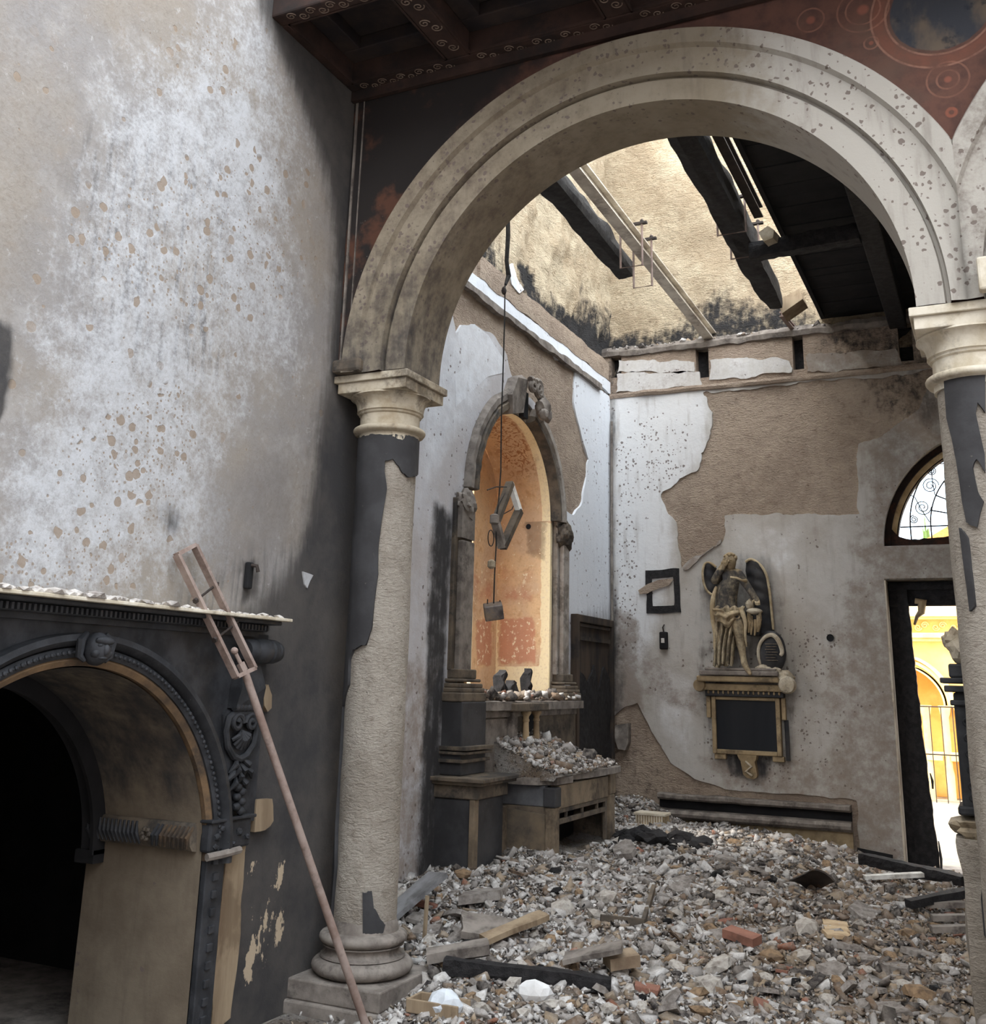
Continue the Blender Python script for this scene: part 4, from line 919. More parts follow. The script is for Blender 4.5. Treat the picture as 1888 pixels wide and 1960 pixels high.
# ================================================================== THINGS
# ---- columns
CR0 = 0.168
def cyl_uv(px_, py_, ax, ay, r):     # pixel -> (angle, z) on a vertical cylinder
    d = ray(px_, py_); a = d[0]**2+d[1]**2; b = -2*(d[0]*ax+d[1]*ay); c = ax*ax+ay*ay-r*r
    D = b*b-4*a*c
    t = (-b-math.sqrt(max(D, 0)))/(2*a); p = EYE+d*t
    return (math.atan2(p[1]-ay, p[0]-ax), p[2])
COLH = 3.39
def column(ax, ay, label, skins, shell_mat, tops):
    e = empty('column', (ax, ay, 0), label, 'column')
    b = MB(); s = .31
    b.box((ax-s, ay-s, 0), (ax+s, ay+s, .07), bev=.01)
    b.build('plinth_step', M['stonegrey'], e)
    MB().box((ax-.285, ay-.285, .07), (ax+.285, ay+.285, .165), bev=.008).build('plinth', M['stonegrey'], e)
    prof = [(.20, .165)]+[(.205+.062*math.sin(t), .165+.042-.042*math.cos(t)) for t in np.linspace(0, math.pi, 9)]+[(.225, .252), (.222, .262)]+[(.215-.022*math.sin(t), .262+.022-.022*math.cos(t)) for t in np.linspace(0, math.pi, 7)]+[(.21, .31)]+[(.195+.038*math.sin(t), .312+.030-.030*math.cos(t)) for t in np.linspace(0, math.pi, 9)]+[(.186, .375), (.182, .395), (CR0+.006, .42), (CR0, .43)]
    MB().lathe(prof, (ax, ay, 0), 56, fn=lambda p, a, r, h: (p[0]*(1+.025*(float(fbm(a*4, h*20, 3))-.5)), p[1]*(1+.025*(float(fbm(a*4, h*20, 3))-.5)), p[2])).build('base', M['stonegrey'], e, smooth=True)
    # shaft core, rough render
    V = []; F = []; n = 72; zz = np.linspace(.42, 3.06, 120)
    for z in zz:
        for j in range(n):
            a = 2*math.pi*j/n; k = CR0+(float(fbm(math.cos(a)*2.5+5, z*3+math.sin(a)*2.5, 7, 4))-.5)*.016
            V.append((ax+k*math.cos(a), ay+k*math.sin(a), z))
    for i in range(len(zz)-1):
        for j in range(n): F.append((i*n+j, i*n+(j+1) % n, (i+1)*n+(j+1) % n, (i+1)*n+j))
    put(mesh_obj('shaft', V, F, M['colbare'], None, True), e)
    for k, (poly, mt) in enumerate(skins):
        slab('plaster_skin', rough(poly, .035, .014, 30+k), [], lambda u, v, d: (ax+(CR0+.016+d)*np.cos(u), ay+(CR0+.016+d)*np.sin(u), v), .045, .02, mt, lambda u, v: (fbm(u*3, v*3, 5)-.5)*.006, {}, back=False, parent=e)
    prof = [(CR0+.012, 3.02), (CR0+.012, 3.05), (.205, 3.055)]+[(.198+.018*math.sin(t), 3.076-.018*math.cos(t)) for t in np.linspace(0, math.pi, 8)]+[(.19, 3.098)]
    MB().lathe(prof, (ax, ay, 0), 56).build('astragal', tops, e, smooth=True)
    prof = [(.178, 3.095), (.178, 3.165), (.188, 3.172), (.19, 3.182), (.2, 3.188)]+[(.198+.045*(1-math.cos(t)), 3.19+.085*math.sin(t)) for t in np.linspace(0, math.pi/2, 8)]+[(.24, 3.285)]
    MB().lathe(prof, (ax, ay, 0), 56).build('capital', tops, e, smooth=True)
    MB().box((ax-.232, ay-.232, 3.283), (ax+.232, ay+.232, 3.345), bev=.004).box((ax-.25, ay-.25, 3.345), (ax+.25, ay+.25, COLH-.002), bev=.004).build('abacus', tops, e)
    return e
ax, ay = -3.195, 5.20
cu = lambda pp: [cyl_uv(*p, ax, ay, CR0+.016) for p in pp]
bnd = cu([(795, 905), (782, 912), (768, 900), (752, 878), (737, 882), (736, 900), (741, 935), (730, 1000), (724, 1050), (724, 1100), (717, 1150), (712, 1200), (700, 1234), (676, 1242), (668, 1262), (666, 1310), (652, 1352), (646, 1450), (642, 1560), (640, 1660)])
bnd[0] = (bnd[0][0]+.35, bnd[0][1])
lft = -math.pi*1.05
skin = [(bnd[0][0], 3.03)]+bnd+[(bnd[-1][0]-.15, .43), (lft, .43), (lft, 3.03)]
patch = cu([(694, 1708), (712, 1706), (716, 1740), (738, 1770), (730, 1800), (722, 1835), (695, 1835)])
patch2 = cu([(748, 818), (770, 808), (780, 826), (772, 842), (752, 836)])
column(ax, ay, 'left column with half its black plaster fallen from bare grey render', [(skin, M['colblack']), (patch, M['colblack']), (patch2, M['stone'])], M['colblack'], M['stone'])
ax2, ay2 = 0.0, 5.20
cu2 = lambda pp: [cyl_uv(*p, ax2, ay2, CR0+.016) for p in pp]
sk1 = cu2([(1806, 712), (1835, 708), (1870, 705), (1887, 712), (1887, 790), (1872, 770), (1868, 790), (1886, 870), (1887, 905), (1870, 880), (1862, 895), (1872, 940), (1884, 960), (1870, 1010), (1850, 1000), (1842, 960), (1838, 930), (1830, 880), (1822, 840), (1812, 800)])
sk2 = cu2([(1836, 1010), (1852, 1030), (1858, 1090), (1866, 1160), (1856, 1170), (1850, 1120), (1842, 1060)])
column(ax2, ay2, 'right column at the picture edge with peeling dark plaster', [(sk1, M['colblack']), (sk2, M['colblack'])], M['colblack'], M['stonelight'])
# broken springer block above the left capital and loose stub above the right one
q = onY(665, 690, YA-.06)
tag(MB().box((q[0]-.085, YA-.10, COLH+.0), (q[0]+.11, YA+.0, COLH+.085), bev=.02).build('springer_block', M['stonedark']), 'blackened broken block on the left capital against the corner', 'stone block')
tag(MB().box((.055, YA-.16, COLH+.0), (.15, YA-.096, COLH+.16), bev=.012).build('springer_stub', M['stonelight']), 'pale stub of moulding standing on the right capital', 'stone block')

# ---- carved charred pilaster on a broken pedestal left of the right column
pe = empty('broken_pedestal', (-.12, 5.62, 0), 'rough pale pedestal carrying the charred carved pilaster by the right column', 'pedestal')
mb = MB(); Vp = []; Fp = []; n = 20; zs = np.linspace(0, 1.02, 30)
for z in zs:
    for j in range(n):
        a = 2*math.pi*j/n+math.pi/4; m = max(abs(math.cos(a)), abs(math.sin(a)))
        k = .155*(1+.10*(float(fbm(a*2, z*5, 8))-.5)*2)/(m**.85)*(1+.10*math.exp(-((z-.98)/.08)**2))
        Vp.append((-.10+k*math.cos(a), 5.62+k*math.sin(a), z))
for i in range(29):
    for j in range(n): Fp.append((i*n+j, i*n+(j+1) % n, (i+1)*n+(j+1) % n, (i+1)*n+j))
Fp.append(tuple(29*n+j for j in range(n)))
put(mesh_obj('core', Vp, Fp, M['colbare'], None, False), pe)
MB().blob((-.12, 5.60, 1.05), (.16, .16, .075), 3, .35, 4).build('broken_cap', M['stone'], pe)
bp = [onY(*p, 5.455) for p in ((1884, 1655), (1892, 1655), (1896, 1760), (1892, 1800), (1884, 1790), (1878, 1720))]
MB().prism([(p[0], p[2]) for p in bp], lambda u, v: (u, 5.452, v), lambda u, v: (u, 5.475, v)).build('dark_patch', M['colblack'], pe)
cp = empty('carved_pilaster', (-.12, 5.62, 1.12), 'charred carved wooden pilaster standing on the broken pedestal', 'pilaster')
MB().box((-.225, 5.50, 1.12), (-.03, 5.70, 1.66), bev=.012).build('shaft', M['blackcarve'], cp)
MB().box((-.245, 5.48, 1.12), (-.01, 5.72, 1.16), bev=.01).box((-.24, 5.485, 1.60), (-.015, 5.715, 1.625), bev=.006).box((-.26, 5.465, 1.66), (.005, 5.735, 1.69), bev=.006).box((-.275, 5.455, 1.70), (.02, 5.745, 1.725), bev=.006).build('moulding', M['blackcarve'], cp)
MB().box((-.235, 5.49, 1.725), (-.02, 5.71, 1.79), bev=.01).build('necking', M['blackcarve'], cp)
for k, (z, r) in enumerate(((1.54, .035), (1.47, .03), (1.40, .025), (1.33, .035), (1.26, .03), (1.21, .025))):
    mb = MB(); mb.blob((-.13, 5.497, z), (r*1.6, .014, r*.8), 2, .3, k)
    for sg in (1, -1): mb.tube([(px_, 5.497, pz_) for px_, pz_ in spiral((-.13+sg*.045, z-.01), .022, 1.3, 14, sg)], .006, 5)
    mb.build('carved_motif', M['blackcarve'], cp)
bc = empty('broken_capital', (-.13, 5.6, 1.79), 'fragment of pale scrolled capital on the charred pilaster', 'capital')
mb = MB().blob((-.12, 5.60, 1.87), (.12, .12, .09), 3, .4, 9); mb.blob((-.205, 5.57, 1.90), (.05, .05, .055), 3, .35, 5); mb.build('scroll', M['stone'], bc)
MB().box((-.15, 5.52, 1.93), (.02, 5.68, 2.01), bev=.01).build('burnt_block', M['blackcarve'], bc)

# ---- portal in the nave left wall
pt = empty('portal', (XN, PCY, 0), 'black carved portal surround with mask keystone and shell console in the nave wall', 'portal')
K = 'blackcarve'
M['ringwood'] = m_simple('scorched_ring_wood', srgb(122, 98, 72), srgb(70, 58, 48), 4, .8, .3, (.03, .028, .027), .8)
# wall sheathing (frieze and spandrel board)
so = [(PCY-PR-.12, 1.0)]+[(PCY-(PR+.07)*math.cos(a), PCZ+(PR+.07)*math.sin(a)) for a in np.linspace(.15, math.pi-.2, 40)]+[(4.27, .96), (4.50, .96), (4.50, 1.86), (PCY-1.4, 1.86), (PCY-1.4, 1.0)]
slab('spandrel_board', so, [], PX(XN+.022), .1, .02, M['blackcarve'], None, {}, parent=pt)
def aring(prof, nm, mt, a0=0.0, a1=math.pi):
    mb = MB(); mb.sweep(prof, np.linspace(a0, a1, 80), lambda a: ((XN, PCY, PCZ), (0, -math.cos(a), math.sin(a)), (1, 0, 0))); return mb.build(nm, M[mt], pt, smooth=True)
aring([(PR-.004, -.02), (PR-.004, .03), (PR+.02, .045), (PR+.03, .04), (PR+.03, -.02)], 'inner_ring', 'ringwood', .02, math.pi-.02)
aring([(PR+.03, 0), (PR+.03, .05), (PR+.05, .062), (PR+.07, .05), (PR+.075, 0)], 'bead_ring', K)
aring([(PR+.075, 0), (PR+.078, .06), (PR+.10, .085), (PR+.125, .08), (PR+.13, .0)], 'outer_ring', K)
mb = MB()
for a in np.linspace(.3, math.pi-.15, 90): mb.blob((XN+.062, PCY-(PR+.052)*math.cos(a), PCZ+(PR+.052)*math.sin(a)), (.009, .011, .011), 1, 0)
mb.build('bead_row', M[K], pt)
# cornice
mb = MB(); cy0, cy1 = 1.2, 4.47
mb.box((XN, cy0, 1.845), (XN+.05, cy1-.10, 1.87)).box((XN, cy0, 1.87), (XN+.10, cy1-.07, 1.905), bev=.008).box((XN, cy0, 1.905), (XN+.15, cy1-.03, 1.925), bev=.006)
mb.build('cornice', M[K], pt)
MB().box((XN, cy0, 1.925), (XN+.19, cy1, 1.94), bev=.003).build('cornice_lip', M['stonelight'], pt)
y = 2.0
while y < cy1-.1:
    MB().box((XN+.10, y, 1.875), (XN+.118, y+.012, 1.90)).build('dentil', M[K], pt); y += .026
# ash and flakes on the cornice
rg = np.random.default_rng(5); mb = MB()
for k in range(150):
    y = rg.uniform(2.2, 4.40); r = rg.uniform(.008, .026)*(1.3 if y < 3.6 else .8)
    mb.blob((XN+rg.uniform(.08, .18), y, 1.94+r*.3), (r*1.3, r*1.5, r*.55), 1, .5, k)
ao = mb.build('cornice_ash', M['ash']); ao['kind'] = 'stuff'; tag(ao, 'white ash and plaster flakes strewn along the portal cornice', 'ash')
# keystone mask: a small carved head with hood and collar
kz = PCZ+PR+.065; mb = MB()
mb.blob((XN+.095, PCY, kz), (.055, .06, .068), 3, .08, 2); mb.blob((XN+.145, PCY, kz-.004), (.016, .014, .024), 2, 0); mb.blob((XN+.135, PCY, kz+.032), (.022, .05, .018), 2, .2, 3)
for sg in (1, -1):
    mb.blob((XN+.135, PCY+sg*.024, kz+.014), (.012, .014, .009), 2, 0); mb.blob((XN+.12, PCY+sg*.034, kz-.018), (.022, .02, .02), 2, .1)
    mb.tube([(XN+.08, PCY+sg*.05, kz+.06), (XN+.09, PCY+sg*.085, kz+.03), (XN+.085, PCY+sg*.08, kz-.03), (XN+.09, PCY+sg*.055, kz-.05)], [.012, .02, .016, .008], 8)
mb.blob((XN+.13, PCY, kz-.036), (.016, .026, .008), 2, 0); mb.build('keystone_mask', M[K], pt, smooth=True)
# console: roll, tapering shaft, shell cartouche, leaf drop
cyy = 4.335; 
mb = MB(); prof = [(.012, -.13), (.045, -.13), (.056, -.115), (.056, -.075), (.048, -.068), (.06, -.05), (.062, 0), (.058, .03), (.048, .036), (.06, .05), (.06, .085), (.05, .092), (.056, .1), (.05, .125), (.012, .128)]
mb.lathe([(r, h) for r, h in prof], (XN+.09, cyy+.03, 1.775), 28, axis='Y'); mb.build('console_roll', M[K], pt, smooth=True)
mb = MB(); mb.prism([(4.22, 1.50), (4.225, 1.60), (4.245, 1.72), (4.385, 1.72), (4.41, 1.60), (4.42, 1.50)], lambda u, v: (XN, u, v), lambda u, v: (XN+.10-.03*abs(v-1.6)/.12, u, v)); mb.build('console_neck', M[K], pt)
mb = MB()
for k in range(7): mb.lathe([(.018, 0), (.022, .008), (.022, .02), (.018, .027)], (XN+.06, 4.225+.027*k, 1.505), 14, axis='Y')
mb.build('rope_moulding', M[K], pt, smooth=True)
mb = MB(); mb.prism([(4.265, 1.02), (4.20, 1.30), (4.18, 1.47), (4.20, 1.49), (4.42, 1.49), (4.445, 1.46), (4.435, 1.30), (4.43, 1.02)], lambda u, v: (XN, u, v), lambda u, v: (XN+.035, u, v)); mb.build('console_panel', M[K], pt)
mb = MB(); pc = (4.31, 1.375)
mb.tube([(XN+.05, pc[0]+a, pc[1]+b) for a, b in ((.10, .07), (.115, .02), (.10, -.05), (.05, -.10), (0, -.115), (-.05, -.10), (-.10, -.05), (-.12, .02), (-.105, .08), (-.06, .105), (0, .10), (.06, .105), (.10, .08))], .017, 8)
for sg in (1, -1): mb.tube([(XN+.062, yy, zz_) for yy, zz_ in spiral((pc[0]+sg*.052, pc[1]+.055), .045, 1.4, 22, -sg, math.pi if sg > 0 else 0)], [.013]*18+[.018]*4, 7)
mb.build('cartouche_scroll', M[K], pt, smooth=True)
mb = MB()
for k in range(7):
    a = math.radians(-150+20*k); mb.tube([(XN+.045, pc[0], pc[1]+.02), (XN+.068, pc[0]+.045*math.cos(a), pc[1]+.02+.05*math.sin(a)), (XN+.05, pc[0]+.08*math.cos(a), pc[1]+.02+.088*math.sin(a))], [.006, .013, .010], 7)
mb.build('shell', M[K], pt, smooth=True)
mb = MB()
for k, (dy, z, ln, an) in enumerate(((-.06, 1.235, .06, 2.3), (.06, 1.235, .06, .8), (-.03, 1.21, .05, 1.9), (.03, 1.21, .05, 1.2), (-.085, 1.19, .05, 2.6), (.085, 1.2, .045, .5), (0, 1.18, .05, 1.57), (-.05, 1.15, .05, 2.5), (.045, 1.15, .05, .6))):
    mb.tube([(XN+.04, 4.32+dy*.3, z+.03), (XN+.065, 4.32+dy*.8, z), (XN+.045, 4.32+dy+.02*math.cos(an), z-.035)], [.008, .017, .005], 7)
for k in range(6):
    z = 1.13-.022*k; sg = 1 if k % 2 else -1; mb.blob((XN+.052, 4.33+sg*.018, z), (.02, .026, .02), 2, .2, k)
mb.build('leaf_drop', M[K], pt, smooth=True)
# impost band: plain carved block on the face, twisted leaf roll inside the jamb
mb = MB(); mb.box((XN, 4.13, .855), (XN+.06, 4.435, .985), bev=.012).box((XN, 4.12, .985), (XN+.075, 4.45, 1.0), bev=.004)
mb.build('impost_block', M[K], pt)
mb = MB(); mb.tube([(XN+.06, 4.12, .84), (XN+.08, 4.2, .845), (XN+.08, 4.33, .85)], .018, 8); mb.build('impost_bead', M['stonegrey'], pt, smooth=True)
for k, (yy, zz_, r) in enumerate(((4.18, .92, .022), (4.21, .955, .016), (4.26, .92, .02), (4.34, .93, .022), (4.40, .9, .016), (4.17, .88, .014), (4.30, .88, .014))): MB().blob((XN+.062, yy, zz_), (.012, r, r*.8), 2, .5, k).build('impost_carving', M[K], pt)
jy = PCY+PR-.014
mb = MB(); xs2 = np.linspace(XN-.66, XN-.02, 40)
mb.sweep([(.0, .0), (.03, .005), (.05, .03), (.055, .065), (.05, .10), (.03, .125), (0, .13)], xs2, lambda x: ((x, jy, .855), (0, -1, 0), (0, 0, 1)))
mb.build('impost_roll', M['stonedark'], pt, smooth=True)
for k in range(24):
    x = XN-.64+k*.026; sg = -1 if x < XN-.28 else 1
    mb = MB(); mb.tube([(x, jy-.045, .872), (x+sg*.012, jy-.062, .92), (x+sg*.03, jy-.045, .968)], [.006, .012, .006], 6)
    if abs(x-(XN-.28)) > .03: mb.build('twisted_leaf', M['ringwood'] if x > XN-.2 else M[K], pt, smooth=True)
mb = MB(); 
for k in range(6): mb.blob((XN-.28+.022*math.cos(k), jy-.062, .92+.022*math.sin(k)), .014, 1, 0)
mb.build('rosette', M['stonedark'], pt)
# jambs on the face
MB().box((XN, 4.155, 0), (XN+.035, 4.285, .85), bev=.006).build('face_jamb', M[K], pt)
for z in np.linspace(.05, .8, 11): MB().box((XN+.033, 4.20, z), (XN+.048, 4.235, z+.035), bev=.004).build('jamb_stud', M[K], pt)
jb = slab('split_wood_jamb', rough([(4.29, .05), (4.29, .84), (4.44, .86), (4.445, .5), (4.43, .1)], .04, .02, 4), [], PX(XN+.03), .05, .028, M['tanwood'], lambda u, v: (fbm(u*16, v*3, 6)-.5)*.02, {}, parent=pt)
# lining of the passage
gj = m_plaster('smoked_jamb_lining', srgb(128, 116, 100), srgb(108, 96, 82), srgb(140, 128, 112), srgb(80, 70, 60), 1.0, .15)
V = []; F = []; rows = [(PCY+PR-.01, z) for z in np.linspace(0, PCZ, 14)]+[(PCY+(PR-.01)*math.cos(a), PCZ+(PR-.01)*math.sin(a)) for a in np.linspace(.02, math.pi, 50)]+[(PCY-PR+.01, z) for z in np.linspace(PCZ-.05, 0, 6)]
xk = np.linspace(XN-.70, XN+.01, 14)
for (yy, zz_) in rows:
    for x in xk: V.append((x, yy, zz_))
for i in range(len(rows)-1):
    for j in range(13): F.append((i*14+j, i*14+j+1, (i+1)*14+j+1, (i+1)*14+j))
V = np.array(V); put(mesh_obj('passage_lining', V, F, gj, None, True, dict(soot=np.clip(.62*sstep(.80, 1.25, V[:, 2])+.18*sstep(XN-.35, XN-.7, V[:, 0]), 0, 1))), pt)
mb = MB(); 
mb.sweep([(PR-.012, -.05), (PR-.05, -.05), (PR-.075, -.02), (PR-.06, .02), (PR-.09, .05), (PR-.09, .07), (PR-.012, .07)], np.linspace(0.0, math.pi, 60), lambda a: ((XN-.66, PCY, PCZ), (0, math.cos(a), math.sin(a)), (1, 0, 0)))
for yy in (PCY+PR-.08,): mb.box((XN-.71, yy, PCZ-.04), (XN-.59, yy+.07, PCZ+.02))
mb.build('rear_arch_moulding', M['black'], pt, smooth=True)
# wooden wedges and bared slivers in the wall right of the console
def wallchip(pp, th, mt, lab, cat):
    p = cN(pp); o = slab('wood_wedge' if cat == 'wedge' else 'plaster_chip', rough(p, .03, .004, 3), [], PX(XN+th), .03, th-.002, mt, lambda u, v: (fbm(u*20, v*4, 2)-.5)*.02, {}); tag(o, lab, cat); return o
wallchip([(482, 1530), (510, 1528), (512, 1570), (506, 1580), (496, 1588), (478, 1592)], .035, M['tanwood'], 'split wooden wedge in the sooty wall beside the portal impost', 'wedge')
wallchip([(497, 1318), (506, 1310), (514, 1330), (513, 1355), (505, 1362), (498, 1350)], .025, M['tanwood'], 'small wooden wedge in the sooty wall below the console roll', 'wedge')
# burnt wall bracket above the cornice
bk_ = empty('burnt_wall_bracket', tuple(onX(478, 1080, XN)), 'burnt black bracket stub on the wall above the portal cornice', 'bracket')
q = onX(478, 1095, XN+.02); MB().box((XN, q[1]-.02, q[2]-.085), (XN+.03, q[1]+.022, q[2]+.05), bev=.008).build('backplate', M['black'], bk_)
MB().tube([(XN+.02, q[1], q[2]+.035), (XN+.06, q[1]+.005, q[2]+.03), (XN+.065, q[1]+.012, q[2]-.0)], .010, 7).build('stub', M['iron'], bk_)

# ---- rusty pole with a rectangular fork leaning on the portal
po = empty('forked_pole', tuple(onZ(708, 1985, 0.0)), 'long rusty pole with a narrow rectangular frame leaning against the portal', 'pole')
b0 = Vector(onZ(708, 1985, .03)); 
def atx(px_, py_, x): return Vector(onX(px_, py_, x))
t0 = atx(470, 1290, XN+.24)
MB().tube([b0, b0.lerp(t0, .35), b0.lerp(t0, .7), t0], [.020, .0195, .019, .0185], 14).build('shaft', M['rust'], po, smooth=True)
A = atx(452, 1296, XN+.235); B = atx(486, 1280, XN+.235); C_ = atx(372, 1044, XN+.05); D_ = atx(338, 1062, XN+.05)
nrm_ = (B-A).cross(C_-B).normalized()
def flat(a, b, w=.009, t=.018, nm='frame_bar'):
    d = (b-a).normalized(); s = d.cross(nrm_).normalized(); mb = MB(); mb.sweep([(-w, -t), (w, -t), (w, t), (-w, t)], [0, 1], lambda k: (a.lerp(b, k), s, nrm_)); return mb.build(nm, M['rust'], po)
flat(A, B); flat(B, C_); flat(C_, D_); flat(D_, A)
for (f, ex) in ((.38, .035), (.70, .04)):
    p = D_.lerp(A, f-.02); q = C_.lerp(B, f-.05); d = (q-p).normalized()
    bo = MB().tube([p-d*.02, q+d*ex], .006, 8).build('cross_bolt', M['iron'], po)
    MB().tube([p-d*.025, p-d*.012], .014, 6).tube([q+d*.012, q+d*.022], .014, 6).build('nut', M['iron'], bo)
m_ = (A+B)/2; d = (D_-A).normalized()
MB().tube([m_+d*.01, m_+d*.05], .020, 6).tube([m_+d*.05, m_+d*.10], .010, 8).blob(m_+d*.115, .018, 2, 0).build('end_bolt', M['rust'], po)
# ---- altar frame (aedicule) around the niche
af = empty('niche_frame', (XL, NCY, NZ0), 'burnt stucco arch frame with pilasters and broken keystone around the niche', 'arch frame')
def nring(r0, r1, d0, d1, a0, a1, nm, mt, amp=0.0, seed=1):
    mb = MB(); mb.sweep([(r0, -.02), (r0, d0), (r0+(r1-r0)*.3, d1), (r0+(r1-r0)*.8, d1), (r1, d0), (r1, -.02)], np.linspace(a0, a1, 60),
        lambda a: ((XL, NCY, NSP), (0, -math.cos(a)*(1+amp*(float(fbm(a*9, 1, seed))-.5)), math.sin(a)*(1+amp*(float(fbm(a*9, 5, seed))-.5))), (1+amp*4*(float(fbm(a*12, 3, seed))-.5), 0, 0)))
    return mb.build(nm, M[mt], af, smooth=True)
st_w = m_simple('smoked_white_stucco', srgb(170, 162, 154), srgb(140, 130, 120), 7, .85, .3, srgb(74, 66, 60), .6)
M['stucco'] = st_w
nring(NHW-.005, NHW+.07, .05, .10, math.pi*.58, math.pi, 'inner_arch_right', 'stonedark', .01)
nring(NHW+.07, NHW+.185, .07, .11, math.pi*.60, math.pi, 'outer_arch_right', 'stucco', .012)
nring(NHW-.005, NHW+.10, .05, .09, 0, math.pi*.44, 'inner_arch_left', 'stonedark', .05, 4)
nring(NHW+.08, NHW+.19, .04, .08, 0, math.pi*.46, 'outer_arch_left', 'stonegrey', .05, 6)
# keystone with cherub volute
kq = (NCY, NSP+NHW+.09)
mb = MB(); mb.prism([(kq[0]-.32, kq[1]-.17), (kq[0]-.05, kq[1]-.09), (kq[0]+.0, kq[1]-.08), (kq[0]+.02, kq[1]+.25), (kq[0]-.1, kq[1]+.27), (kq[0]-.25, kq[1]+.2), (kq[0]-.38, kq[1]+.0)], lambda u, v: (XL, u, v), lambda u, v: (XL+.10+.03*math.sin(v*30), u, v)); mb.build('keystone_left', M['stonegrey'], af)
mb = MB()
for (dy, dz, r, t) in ((.20, .20, .09, 1.7), (.05, .20, .07, 1.4)): mb.tube([(XL+.14, yy, zz_) for yy, zz_ in spiral((kq[0]+dy, kq[1]+dz), r, t, 26, -1, 2.4)], [.03]*20+[.035]*6, 8)
mb.tube([(XL+.12, kq[0]+.28, kq[1]+.17), (XL+.16, kq[0]+.36, kq[1]+.05), (XL+.13, kq[0]+.40, kq[1]-.06)], [.04, .05, .03], 8)
mb.build('volute', M['stonegrey'], af, smooth=True)
MB().blob((XL+.16, kq[0]+.27, kq[1]+.02), (.075, .085, .10), 3, .25, 4).blob((XL+.2, kq[0]+.20, kq[1]-.06), (.05, .06, .06), 3, .3, 6).blob((XL+.19, kq[0]+.33, kq[1]-.04), (.04, .05, .07), 3, .3, 8).build('cherub_head', M['stonegrey'], af, smooth=True)
MB().box((XL, kq[0]+.06, kq[1]-.1), (XL+.05, kq[0]+.17, kq[1]+.16)).build('keystone_recess', M['black'], af)
# pilasters
for nm, y0, y1, z1, mt in (('left', 7.56, 7.88, 2.78, 'stonegrey'), ('right', 9.80, 10.06, 3.02, 'stucco')):
    MB().box((XL, y0, 1.74), (XL+.05, y1, z1+.35), bev=.008).build('pilaster_backing', M['stonedark' if nm == 'left' else 'stucco'], af)
    MB().box((XL+.05, y0+.05, 1.74), (XL+.10, y1-.05, z1), bev=.01).build('pilaster', M[mt], af)
    for k, (z0, zz1, pr, ov) in enumerate(((1.50, 1.57, .19, .10), (1.57, 1.605, .18, .08), (1.605, 1.64, .165, .07), (1.65, 1.675, .15, .06), (1.675, 1.75, .12, .02))):
        MB().box((XL, y0-ov+.03, z0), (XL+pr, y1+ov*.6, zz1), bev=.01).build('base_moulding', M['stonedark'], af)
MB().box((XL, 7.60, 2.80), (XL+.09, 7.84, 3.08)).blob((XL+.07, 7.72, 3.1), (.06, .13, .12), 3, .5, 3).build('broken_capital', M['stonegrey'], af)
MB().blob((XL+.08, 9.93, 3.12), (.07, .16, .14), 3, .5, 7).build('broken_capital', M['stonedark'], af)

# ---- altar
AX, AY0, AY1 = -3.33, 8.21, 9.60
al = empty('altar', (XL+.35, (AY0+AY1)/2, 0), 'smoke-stained stone altar buried in debris below the niche', 'altar')
S_ = 'stonedark'
warm = m_simple('warm_smoked_stone', srgb(138, 122, 102), srgb(104, 92, 78), 5, .85, .3, srgb(52, 46, 42), .6); M['warm'] = warm
MB().box((XL, 7.44, 0), (-3.66, 7.95, .80), bev=.012).build('side_pedestal', M['colblack'], al)
MB().box((XL, 7.42, .80), (-3.63, 7.97, .90), bev=.01).box((XL, 7.38, .90), (-3.58, 8.02, .925), bev=.006).box((XL, 7.35, .925), (-3.55, 8.05, .955), bev=.006).build('pedestal_cap', M['stonedark'], al)
MB().box((-3.70, 7.425, .02), (-3.655, 7.50, .80), bev=.006).build('pedestal_strip', M['warm'], al)
MB().box((XL, 7.50, .955), (-3.82, 7.93, 1.50), bev=.01).build('upper_pedestal', M['colblack'], al)
for k, (z0, z1, pr) in enumerate(((1.05, 1.075, .03), (1.11, 1.13, .05), (1.14, 1.17, .06))): MB().box((XL, 7.47, z0), (-3.82+pr, 7.96, z1), bev=.004).build('pedestal_fillet', M['stonedark'], al)
MB().box((-3.78, 7.97, .0), (-3.70, 8.12, .70), bev=.01).build('recess_pilaster', M['warm'], al)
MB().box((XL, 7.95, 0), (-3.85, 8.25, .86)).build('recess_back', M['stonedark'], al)
# body: side panels, corner pilasters, open front with bars
MB().box((XL, AY0, 0), (AX-.07, AY0+.05, .70), bev=.006).build('side_panel', M['stonedark'], al)
slab('cracked_side_slab', rough([(XL+.02, .0), (AX-.075, .0), (AX-.075, .645), (-3.6, .66), (XL+.02, .69)], .05, .006, 3), [], PY(AY0-.012), .06, .02, m_simple('smoked_side_slab', srgb(128, 112, 92), srgb(84, 78, 72), 2.2, .6, .1, (.035, .035, .038), .7), None, {}, parent=al)
MB().box((XL, AY0-.005, .70), (AX-.08, AY0+.06, .86), bev=.008).build('upper_slab', m_simple('grey_side_slab', srgb(110, 110, 112), srgb(78, 78, 82), 4, .6, .1), al)
MB().box((AX-.08, AY0-.02, 0), (AX+.01, AY0+.09, .70), bev=.012).box((AX-.06, AY0-.025, .03), (AX-.045, AY0-.015, .66)).box((AX-.03, AY0-.025, .03), (AX-.015, AY0-.015, .66)).build('corner_pilaster', M['warm'], al)
MB().box((AX-.09, AY0-.03, .70), (AX+.02, AY0+.10, .85), bev=.012).build('corner_capital', M['colblack'], al)
MB().box((AX-.07, AY1-.10, 0), (AX+.015, AY1+.04, .70), bev=.012).build('corner_pilaster', M['warm'], al)
